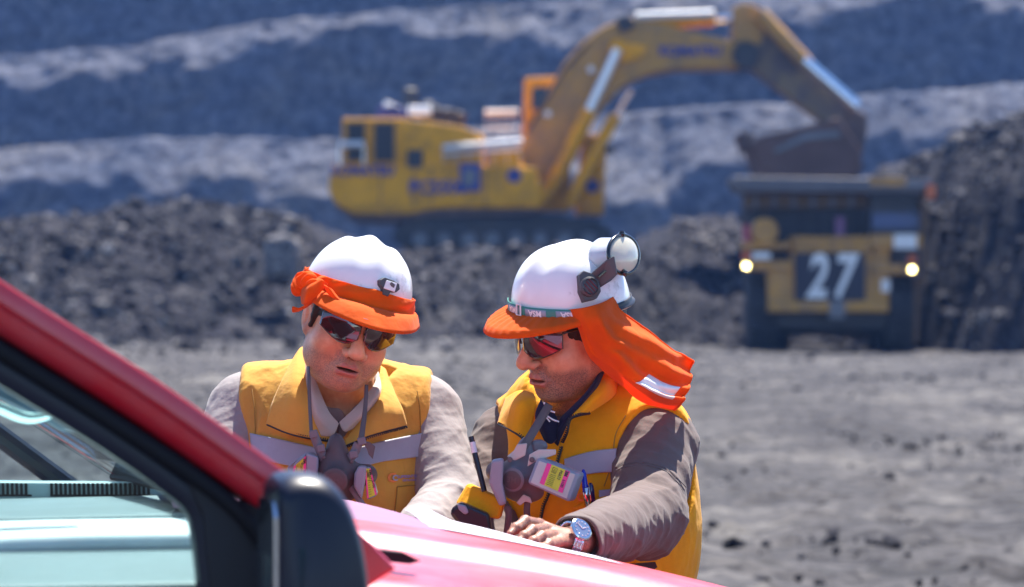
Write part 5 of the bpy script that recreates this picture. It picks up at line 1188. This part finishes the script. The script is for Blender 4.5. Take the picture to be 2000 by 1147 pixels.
# lens pair: a shallow dish turned to the right
lc = joint(1209, 499, 6.04); ln_ = Vector((.80, -.58, .16)).normalized(); up_ = Vector((.10, 0, 1)); up_ = (up_ - ln_ * up_.dot(ln_)).normalized(); sd_ = ln_.cross(up_)
ringp = lambda r1, r2, d, n=40: [Vector(lc) + ln_ * d + up_ * (r1 * math.cos(a) - .006 * math.sin(a)) + sd_ * (r2 * math.sin(a)) for a in np.linspace(0, 2 * math.pi, n, endpoint=False)]
rows = [ringp(.036, .048, .004), ringp(.036, .048, .012), ringp(.032, .044, .014), ringp(.020, .028, .018), ringp(.004, .006, .020)]
mk('lens', [p for r_ in rows for p in r_], gridfaces(5, 40, True) + [tuple(160 + j for j in range(40))], M_gogl, gg)
m = MB(); r_ = ringp(.037, .050, .010); m.tube(r_ + r_[:1], .0042, 8); m.tube([lc + up_ * .034 + ln_ * .01, lc + up_ * .044 + ln_ * .012], .006, 8); m.tube([lc - up_ * .034 + ln_ * .012 + sd_ * .012, lc - up_ * .040 + ln_ * .020 + sd_ * .012], .006, 8); m.build('lens_frame', M_frame, gg, smooth=True)
rows = [ringp(.034, .046, .004), ringp(.036, .047, -.012), ringp(.040, .050, -.034), ringp(.038, .046, -.040)]
mk('goggle_body', [p for r_ in rows for p in r_], gridfaces(4, 40, True), mat('clear_goggle_body', (.55, .58, .62), .25, coat=.5), gg)
text_on('lens_print', 'UVEX', .009, lc + ln_ * .0165 + up_ * .022, -sd_ if sd_.x < 0 else sd_, up_, M_frame, gg, bold=.0002, lift=.002) if False else None
sunglasses(H2, 'dark wraparound sunglasses worn by the man with the goggles on his hat')
# neck cloth blowing back: a draped surface between helmet edge and free hem
def jl(*p): return [joint(a, b, y) for a, b, y in p]
nc_rows = [jl((1108, 606, 5.985), (1140, 602, 5.965), (1175, 592, 5.98), (1204, 576, 6.04)),
           jl((1126, 640, 5.99), (1152, 636, 5.955), (1182, 622, 5.96), (1206, 606, 6.03)),
           jl((1145, 690, 6.01), (1172, 680, 5.975), (1204, 656, 5.96), (1240, 630, 6.05)),
           jl((1165, 712, 6.03), (1200, 702, 5.975), (1240, 680, 5.99), (1282, 660, 6.07)),
           jl((1204, 746, 6.03), (1240, 740, 5.985), (1276, 712, 6.02), (1318, 684, 6.09)),
           jl((1262, 786, 6.05), (1290, 768, 6.00), (1312, 738, 6.05), (1334, 692, 6.10)),
           jl((1318, 800, 6.09), (1334, 780, 6.04), (1345, 750, 6.09), (1354, 706, 6.12))]
G = loft(nc_rows, 90, 60); q = G.reshape(-1, 3); su = np.repeat(np.linspace(0, 1, 90), 60); sv = np.tile(np.linspace(0, 1, 60), 90)
fold = .014 * np.sin(sv * 13 + su * 5.5) * su ** .7 * (1 - .35 * su) + .007 * np.sin(sv * 27 - su * 8 + 1) * su + .010 * fbm(q, 18, 3, 91)
q = q + np.stack([fold * .25, fold * -1.0, fold * .25], 1)
M_org2 = M_org; nc = sheet('neck_cloth', q.reshape(G.shape), M_org2, p2, .0016, 0)
hem = MB(); hem.tube([Vector(p) + Vector((0, -.001, 0)) for p in q.reshape(G.shape)[:, 59][10:]], .0026, 6); hem.tube([Vector(p) for p in q.reshape(G.shape)[89]], .0030, 6); hem.build('hem', M_org2, nc, smooth=True)
# reflective band on its loose corner
Gs = q.reshape(G.shape)[62:84, 14:34]; sheet('reflective_patch', Gs + np.array([0, -.003, 0]), mat('white_reflective_patch', (.85, .85, .85), .4), nc, .0008)
# second fold of cloth behind the first, as it hangs over the nape
G = loft([jl((1196, 590, 6.06), (1206, 580, 6.12), (1200, 575, 6.2)), jl((1204, 640, 6.07), (1226, 622, 6.13), (1216, 618, 6.2)), jl((1216, 720, 6.09), (1250, 690, 6.14), (1240, 690, 6.22)), jl((1240, 770, 6.13), (1280, 760, 6.16), (1290, 740, 6.24))], 40, 24)
sheet('neck_cloth', G, M_org2, p2, .0016)
for pts in ([(1201, 913), (1230, 905), (1262, 903), (1302, 915), (1340, 952)], [(1203, 918), (1231, 910), (1262, 908), (1300, 920), (1337, 957)]): seam(pts, shirt2, .004, p2, M_strap, .0009)
# arm flap and pen, watch, logo
seam([(1222, 812), (1202, 850), (1196, 900), (1180, 950)], vest2s, .006, p2, M_stitch)
pf = MB(); pf.prism(jl((912, 944, 5.99), (985, 978, 5.95), (975, 1016, 5.94), (952, 1010, 5.94), (888, 985, 5.97)), (.004, .035, 0)); flp = pf.build('pocket_flap', M_vest2, p2, bev=.006)
laid_text('logo', 'C', 1135, 972, 22, 20, M_pinkp, p2, vest2s, .008, .8)
sheet('pocket_panel', on(vest2s, [[(1120, 992), (1150, 978), (1185, 968)], [(1126, 1032), (1155, 1022), (1190, 1015)]], .008, 8, 14), M_vest2, p2, .002)
m = MB(); m.prism([joint(a, b, 6.0) for a, b in ((1228, 1102), (1280, 1098), (1284, 1108), (1274, 1116), (1240, 1110))], (0, .01, 0)); m.build('pocket_zip', M_zip, p2)
rd = thing('radio', 'black hand radio with white clip tucked under the yellow flap by the paper edge', 'radio', joint(910, 1000, 5.9))
pp('radio_body', [(884, 992), (900, 980), (955, 1004), (962, 1040), (900, 1030), (878, 1004)], 5.91, .04, M_penb, rd, .006); pp('radio_clip', [(892, 984), (910, 988), (916, 1002), (908, 1006), (896, 996)], 5.90, .012, M_gwht, rd, .003)
pen = thing('marker_pen', 'black and white marker standing upright at the front man\'s dark sleeve pocket', 'pen', joint(940, 950, 5.98))
m = MB(); m.tube([joint(927, 884, 5.975), joint(946, 960, 5.96)], .0052, 12); m.build('barrel', M_penb, pen, smooth=True, sharp=40); m = MB(); m.tube([joint(923, 864, 5.978), joint(927, 885, 5.974)], .0056, 12); m.build('band', M_penw, pen, smooth=True, sharp=40)
m = MB(); m.tube([joint(920, 853, 5.98), joint(923, 865, 5.978)], .0050, 12); m.build('cap', M_penb, pen, smooth=True, sharp=40)
pen['label'] = 'black marker with a white band, between the two men at the dark far sleeve'
pn = thing('ballpoint_pen', 'blue capped ballpoint with silver clip in the right man\'s vest pocket', 'pen', joint(1144, 950, 6.02), 'pens in the vest pocket'); PY = 6.005
m = MB(); m.tube([joint(1139, 917, PY), joint(1140, 924, PY), joint(1143, 952, PY)], [.002, .0045, .0058], 12); m.build('cap', M_pen, pn, smooth=True, sharp=40); m = MB(); m.tube([joint(1143, 952, PY), joint(1148, 990, PY + .01)], .0056, 12); m.build('barrel', M_silv, pn, smooth=True)
m = MB(); m.tube([joint(1137, 930, PY - .007), joint(1140, 962, PY - .007)], .0016, 6); m.build('clip', M_pen, pn)
pn = thing('ballpoint_pen', 'dark blue pen half hidden beside the brighter capped pen in the vest pocket', 'pen', joint(1156, 965, 6.02), 'pens in the vest pocket')
m = MB(); m.tube([joint(1153, 944, PY + .012), joint(1154, 950, PY + .01), joint(1160, 992, PY + .015)], [.003, .0052, .0052], 12); m.build('barrel', mat('pen_navy', (.01, .02, .12), .2, coat=1), pn, smooth=True); m = MB(); m.tube([joint(1150, 948, PY + .004), joint(1155, 978, PY + .004)], .0015, 6); m.build('clip', M_silv, pn)
wt = thing('wristwatch', 'silver steel watch with a wide link bracelet on the right man\'s wrist', 'watch', joint(1116, 1054, 5.45))
wc = joint(1112, 1057, 5.45); wd = wr2n - joint(1060, 1035, 5.44); wd /= np.linalg.norm(wd); wu = np.array([.1, -.55, .83]); wu -= wd * (wu @ wd); wu /= np.linalg.norm(wu); ws = np.cross(wd, wu)
m = MB()
for k in range(22):
    a = 2 * math.pi * k / 22 + .14; p = wc + wu * math.cos(a) * .0285 + ws * math.sin(a) * .0345; t = -wu * math.sin(a) + ws * math.cos(a); n2 = wu * math.cos(a) + ws * math.sin(a)
    for q_, wq in ((-.0065, .005), (0, .0065), (.0065, .005)): m.box(Vector(p + wd * q_), (.0088, wq, .0034), Matrix([tuple(t), tuple(wd), tuple(n2)]).transposed())
m.build('bracelet', M_silv, wt, bev=.0007)
cdir = (wu * .93 + ws * (.36 if ws[1] < 0 else -.36)); cdir /= np.linalg.norm(cdir); cp = wc + wu * .0275 + ws * (.006 if ws[1] < 0 else -.006)
m = MB(); m.lathe(cp, cdir, [(0, .0185), (.004, .0205), (.008, .0205), (.0095, .0185), (.0095, .016)], 36); m.build('case', M_silv, wt, smooth=True, sharp=35)
m = MB(); m.lathe(cp, cdir, [(.0090, .0155), (.0098, .0155), (.0099, .001)], 32); m.build('dial', mat('watch_dial', (.20, .28, .42), .25, .4, coat=1), wt)
m = MB(); cd = Vector(cdir); ax1 = Vector(wd)
for k, (an, ln) in enumerate(((.6, .009), (2.4, .013))): dv = (ax1 * math.cos(an) + cd.cross(ax1) * math.sin(an)); m.tube([Vector(cp) + cd * .0105, Vector(cp) + cd * .0105 + dv * ln], .0006, 5)
for k in range(12): dv = (ax1 * math.cos(k * math.pi / 6) + cd.cross(ax1) * math.sin(k * math.pi / 6)); m.tube([Vector(cp) + cd * .0102 + dv * .0125, Vector(cp) + cd * .0102 + dv * .0145], .0006, 5)
m.build('hands', M_penw, wt)
# cuff
cu_c = wr2n - (wr2n - el2n) / np.linalg.norm(wr2n - el2n) * .030; ud = (wr2n - el2n) / np.linalg.norm(wr2n - el2n); a1 = np.cross(ud, [0, 0, 1.]); a1 /= np.linalg.norm(a1); a2 = np.cross(a1, ud)
G = np.array([[cu_c + ud * (d_ - .03) + (a1 * math.cos(a) + a2 * math.sin(a)) * (.0440 + .0015 * math.sin(a * 5 + d_ * 60) - (.002 if d_ > .05 else 0)) for a in np.linspace(0, 2 * math.pi, 60)] for d_ in np.linspace(0, .055, 12)]); sheet('cuff', G, M_shirt2, p2, .003)

# ------------------------------------------------------------ respirators
def resp_face(rt, ctr, S, M, dark, light):
    """rubber face piece pointing along M's second column"""
    c = V3(ctr)
    def f(P):
        q = (P - c) @ M / S; s = np.stack([np.abs(q[:, 0]), q[:, 1], q[:, 2]], 1)
        d = ell(q, (0, 0, -.002), (.036, .030, .040)); d = smin(d, ell(q, (0, -.004, .040), (.016, .020, .026)), .018); d = smin(d, ell(q, (0, -.010, -.030), (.040, .024, .022)), .015); d = smin(d, cap(q, (0, .010, 0), (0, .034, -.003), .022, .020), .008)
        d = smin(d, cap(s, (.02, 0, 0), (.050, -.004, -.004), .016, .018), .010); d = smax(d, -ell(q, (0, -.042, 0), (.034, .030, .050)), .004); return d * S
    X, Y, Z = [steps((c[k] - .085 * S, c[k] + .085 * S, .0026)) for k in range(3)]
    o = bodypart('facepiece', f, X, Y, Z, light, rt); a = Vector(M[:, 1]); p = Vector(c) + a * .049 * S + Vector(M[:, 2]) * -.003 * S
    m = MB(); m.lathe(p, a, [(0, .021 * S), (.006, .0215 * S), (.008, .019 * S), (.0085, .0165 * S)], 32); v = m.build('valve', light, rt, smooth=True, sharp=35); m = MB(); m.lathe(p, a, [(.006, .0165 * S), (.0095, .0165 * S), (.0105, .013 * S), (.0105, .001)], 28); m.build('valve_cover', dark, v, smooth=True, sharp=35)
    return p + a * .0108, v
def cart(rt, quad, thick, lab, nm='cartridge', face=None):
    """cartridge: quad of world points seen on its face, thickness vector; lab = fractions of the label"""
    q = [V3(p) for p in quad]; th = V3(thick); ins = [p + (sum(q) / 4 - p) * .10 - th * .18 for p in q]; m = MB(); m.prism([tuple(p) for p in q], tuple(th)); o = m.build(nm, M_cart, rt, bev=.006)
    m = MB(); m.prism([tuple(p - th / np.linalg.norm(th) * .0012) for p in [p + (sum(q) / 4 - p) * .16 for p in q]], tuple(th * .1)); m.build('face', face or M_cart, o, bev=.001)
    if lab:
        n = -th / np.linalg.norm(th) * .0022; B = lambda u, v: (q[0] * (1 - u) * (1 - v) + q[1] * u * (1 - v) + q[2] * u * v + q[3] * (1 - u) * v) + n
        u0, u1, v0, v1 = lab
        def strip_(a, b, m_, nm2, l=0): mm = MB(); mm.prism([tuple(B(x, y) + n * l) for x, y in ((a, v0), (b, v0), (b, v1), (a, v1))], tuple(-n * .4)); return mm.build(nm2, m_, o)
        k = (u1 - u0); strip_(u0, u0 + k * .2, M_pink, 'label_band'); strip_(u0 + k * .2, u0 + k * .80, M_lime, 'label'); strip_(u0 + k * .80, u1, M_pink, 'label_band')
        m = MB()
        for i in range(7):
            y = v0 + (v1 - v0) * (.42 + .08 * i); a = B(u0 + k * .27, y); b = B(u0 + k * .52, y); m.tube([tuple(a + n * .3), tuple(b + n * .3)], .00035, 4)
        for pth in ([(.30, .08), (.48, .08), (.48, .32), (.30, .32), (.30, .08)], [(.34, .28), (.39, .13), (.44, .28), (.34, .28)]): m.tube([tuple(B(u0 + k * x, v0 + (v1 - v0) * y) + n * .3) for x, y in pth], .0004, 4)
        m.build('label_print', M_ink, o); ex_, ey_ = B(.5, .9) - B(.5, .1), B(.1, .5) - B(.9, .5)
        text_on('label_text', '3M', .0085, B(u0 + k * .90, v0 + (v1 - v0) * .14), -ex_, -ey_, M_ink, o, bold=.0004, lift=-.0006) if False else text_on('label_text', '3M', .0085, B(u0 + k * .90, v0 + (v1 - v0) * .14) + n * .4, ex_, ey_, M_ink, o, bold=.0004, lift=0)
        text_on('label_text', '60923', .0075, B(u0 + k * .67, v0 + (v1 - v0) * .30) + n * .4, ex_, ey_, M_ink, o, bold=.0001, lift=0); text_on('label_text', 'P100', .0075, B(u0 + k * .90, v0 + (v1 - v0) * .6) + n * .4, ex_, ey_, M_ink, o, bold=.0001, lift=0)
    return o
r1 = thing('respirator', 'half mask respirator with dark facepiece hanging on the left man, half behind the mirror', 'respirator', joint(656, 920, 6.02)); RY = 5.985
Mr = Head((0, 0, 0), 0, 8, 0).M
tip, vv = resp_face(r1, joint(657, 924, 6.0), 1.12, Mr, M_gog, mat('brown_rubber', (.085, .070, .075), .5))
text_on('emblem', '3M', .013, tip, (1, 0, 0), (0, 0, 1), M_strap, vv, lift=.0008)
cart(r1, [joint(622, 893, RY + .005), joint(598, 882, RY + .0), joint(558, 912, RY + .02), joint(566, 956, RY + .03)][::1], (.01, .028, 0), None)
cart(r1, [joint(575, 906, RY - .012), joint(598, 884, RY - .012), joint(598, 950, RY - .008), joint(563, 958, RY + .004)], (0, .012, 0), (.0, 1.0, .1, .95), 'cartridge')
pp('cartridge_edge', [(598, 884), (622, 893), (620, 952), (598, 952)], RY - .016, .03, M_cart, r1, .004)
cart(r1, [joint(712, 912, RY - .010), joint(724, 912, RY), joint(738, 968, RY + .02), joint(716, 978, RY + .01)], (0, .03, 0), (.05, .95, .05, .95), 'cartridge')
pp('cartridge_edge', [(700, 910), (716, 911), (712, 945), (706, 976), (690, 950), (692, 925)], RY - .018, .034, M_cart, r1, .004)
for pts in ([(612, 846), (622, 872), (634, 898), (640, 905)], [(700, 866), (692, 884), (680, 900), (672, 912)]):
    ribbon('strap_arm', [joint(a, b, 5.985) for a, b in pts], .017, (0, -1, 0), M_resp, r1, .005)
for a, b in ((612, 848), (626, 876), (706, 862), (690, 888)): pp('buckle', [(a - 9, b - 6), (a + 7, b - 9), (a + 10, b + 5), (a - 6, b + 9)], 5.975, .006, M_resp, r1, .0015)
for a, b in ((633, 893), (687, 901)):
    m = MB(); m.lathe(joint(a, b, 5.978), (0, -1, 0), [(0, .0035), (.002, .003)], 12); m.build('rivet', M_strap, r1)
pp('strap_end', [(706, 860), (722, 864), (733, 872), (728, 897), (720, 888), (716, 876)], 5.985, .004, M_strap, r1, .001)
ribbon('neck_strap', [joint(601, 690, 6.12), joint(603, 730, 6.04), joint(605, 790, 6.02), joint(608, 845, 5.99)], .007, (-.5, -1, 0), M_strap, r1)
ribbon('neck_strap', [joint(716, 752, 6.06), joint(713, 800, 6.03), joint(708, 840, 6.0), joint(704, 866, 5.985)], .011, (.2, -1, 0), M_strap, r1, taper=lambda s: .6 + .5 * s)
ribbon('strap', [joint(676, 936, 5.99), joint(694, 965, 5.98), joint(712, 992, 5.98)], .012, (0, -1, 0), M_resp, r1)
r2 = thing('respirator', 'grey half mask respirator with a labelled filter on the right man\'s chest', 'respirator', joint(1010, 930, 5.95))
Mr2 = Head((0, 0, 0), -18, 5, 8).M
tip, vv = resp_face(r2, joint(1020, 926, 5.97), 1.05, Mr2, M_gog, M_resp)
text_on('emblem', '3M', .015, tip, Mr2[:, 0] * [1, 1, 1], Mr2[:, 2], M_strap, vv, bold=.0002, lift=.0008)
cart(r2, [joint(1048, 893, 5.90), joint(1132, 925, 5.885), joint(1112, 982, 5.87), joint(1028, 944, 5.885)], (.012, .032, 0), (.27, .80, .05, .80), 'cartridge', M_cartl)
pp('cartridge', [(960, 900), (984, 896), (982, 945), (990, 984), (976, 990), (955, 945)], 5.90, .05, M_cart, r2, .005)
pp('bracket', [(990, 892), (1004, 880), (1010, 868), (1030, 866), (1026, 890), (1006, 900)], 5.92, .008, M_cartl, r2, .002); pp('bracket', [(1034, 888), (1052, 878), (1086, 878), (1086, 888), (1046, 902), (1030, 912)], 5.915, .008, M_cartl, r2, .002)
for a, b in ((996, 898), (1039, 898)):
    m = MB(); m.lathe(joint(a, b, 5.912), (0, -1, 0), [(0, .005), (.003, .004), (.003, .002)], 14); m.build('rivet', M_strap, r2)
pp('upper_lip', [(1034, 866), (1048, 858), (1066, 862), (1072, 874), (1060, 884), (1040, 886)], 5.955, .03, M_resp, r2, .008)
pp('lower_buckle', [(1008, 982), (1022, 966), (1036, 972), (1040, 984), (1026, 980), (1016, 988)], 5.93, .008, M_cartl, r2, .002)
ribbon('neck_strap', [joint(1073, 790, 6.01), joint(1052, 826, 5.975), joint(1030, 862, 5.95), joint(1018, 880, 5.94)], .016, (0, -1, 0), M_strap, r2)
ribbon('strap', [joint(1030, 980, 5.94), joint(1029, 1000, 5.94), joint(1032, 1022, 5.95)], .012, (0, -1, 0), M_strap, r2)
ribbon('strap', [joint(992, 988, 5.95), joint(993, 1010, 5.95), joint(989, 1045, 5.96)], .012, (0, -1, 0), M_strap, r2)

# ------------------------------------------------------------ the paper map on the bonnet
M_pap = fabric('map_paper_shade', (.30, .16, .27), wr=.5, var=.03, weave=.02, transl=.1); M_pap2 = fabric('white_paper', (.60, .56, .66), wr=.3, var=.02, weave=.02, transl=.1)  # shade and red bounce put into the map's lilac colour
def onhood(px, py, lift, v0=.5, v1=1.68):
    """bonnet point under a photo pixel: walk the line of sight until it meets the bonnet"""
    O = Vector((0, 0, CH)); d = at(px, py, 1.0) - O
    for Y in np.arange(3.9, 5.8, .004):
        p = O + d * Y; u, v, z = cuz(p)
        if z < float(hood_z(u, v)) + lift: return p, Y
    return None, None
def hp(u, v, lift): return cw(u, v, float(hood_z(u, v)) + lift)
G = np.zeros((30, 40, 3))
for i in range(30):
    for j in range(40):
        s, t = i / 29, j / 39; u = -.02 + .74 * t + .04 * s; v = .98 + .62 * s + .04 * t
        lf = .004 + .026 * ss(.0, .55, s) * (1 - ss(.30, .85, t)) + .003 * math.sin(t * 21 + s * 5) * s
        G[i, j] = hp(u, v, lf)
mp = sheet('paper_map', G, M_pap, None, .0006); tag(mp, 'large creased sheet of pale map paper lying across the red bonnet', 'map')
G = np.zeros((12, 24, 3))
for i in range(12):
    for j in range(24):
        s, t = i / 11, j / 23; u = .40 + .30 * t; v = 1.20 + .22 * s - .05 * t; G[i, j] = hp(u, v, .008 + .010 * ss(.0, .9, s) * (1 - ss(.3, .85, t)) + .006 + .014 * math.exp(-((t - .10) / .10) ** 2) * s)
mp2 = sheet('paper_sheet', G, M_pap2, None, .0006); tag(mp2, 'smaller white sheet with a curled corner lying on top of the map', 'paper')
# ============================================================ HAZE
hz = MB(); hz.box((0, 215, 38), (330, 470, 84))
hm = bpy.data.materials.new('haze'); hm.use_nodes = True; ht = hm.node_tree; ht.nodes.clear()
pv = ht.nodes.new('ShaderNodeVolumePrincipled'); pv.inputs['Color'].default_value = (.20, .40, 1.0, 1); pv.inputs['Density'].default_value = HAZE; pv.inputs['Anisotropy'].default_value = .2
ho = ht.nodes.new('ShaderNodeOutputMaterial'); ht.links.new(pv.outputs[0], ho.inputs['Volume'])
tag(hz.build('haze', hm), kind='stuff')
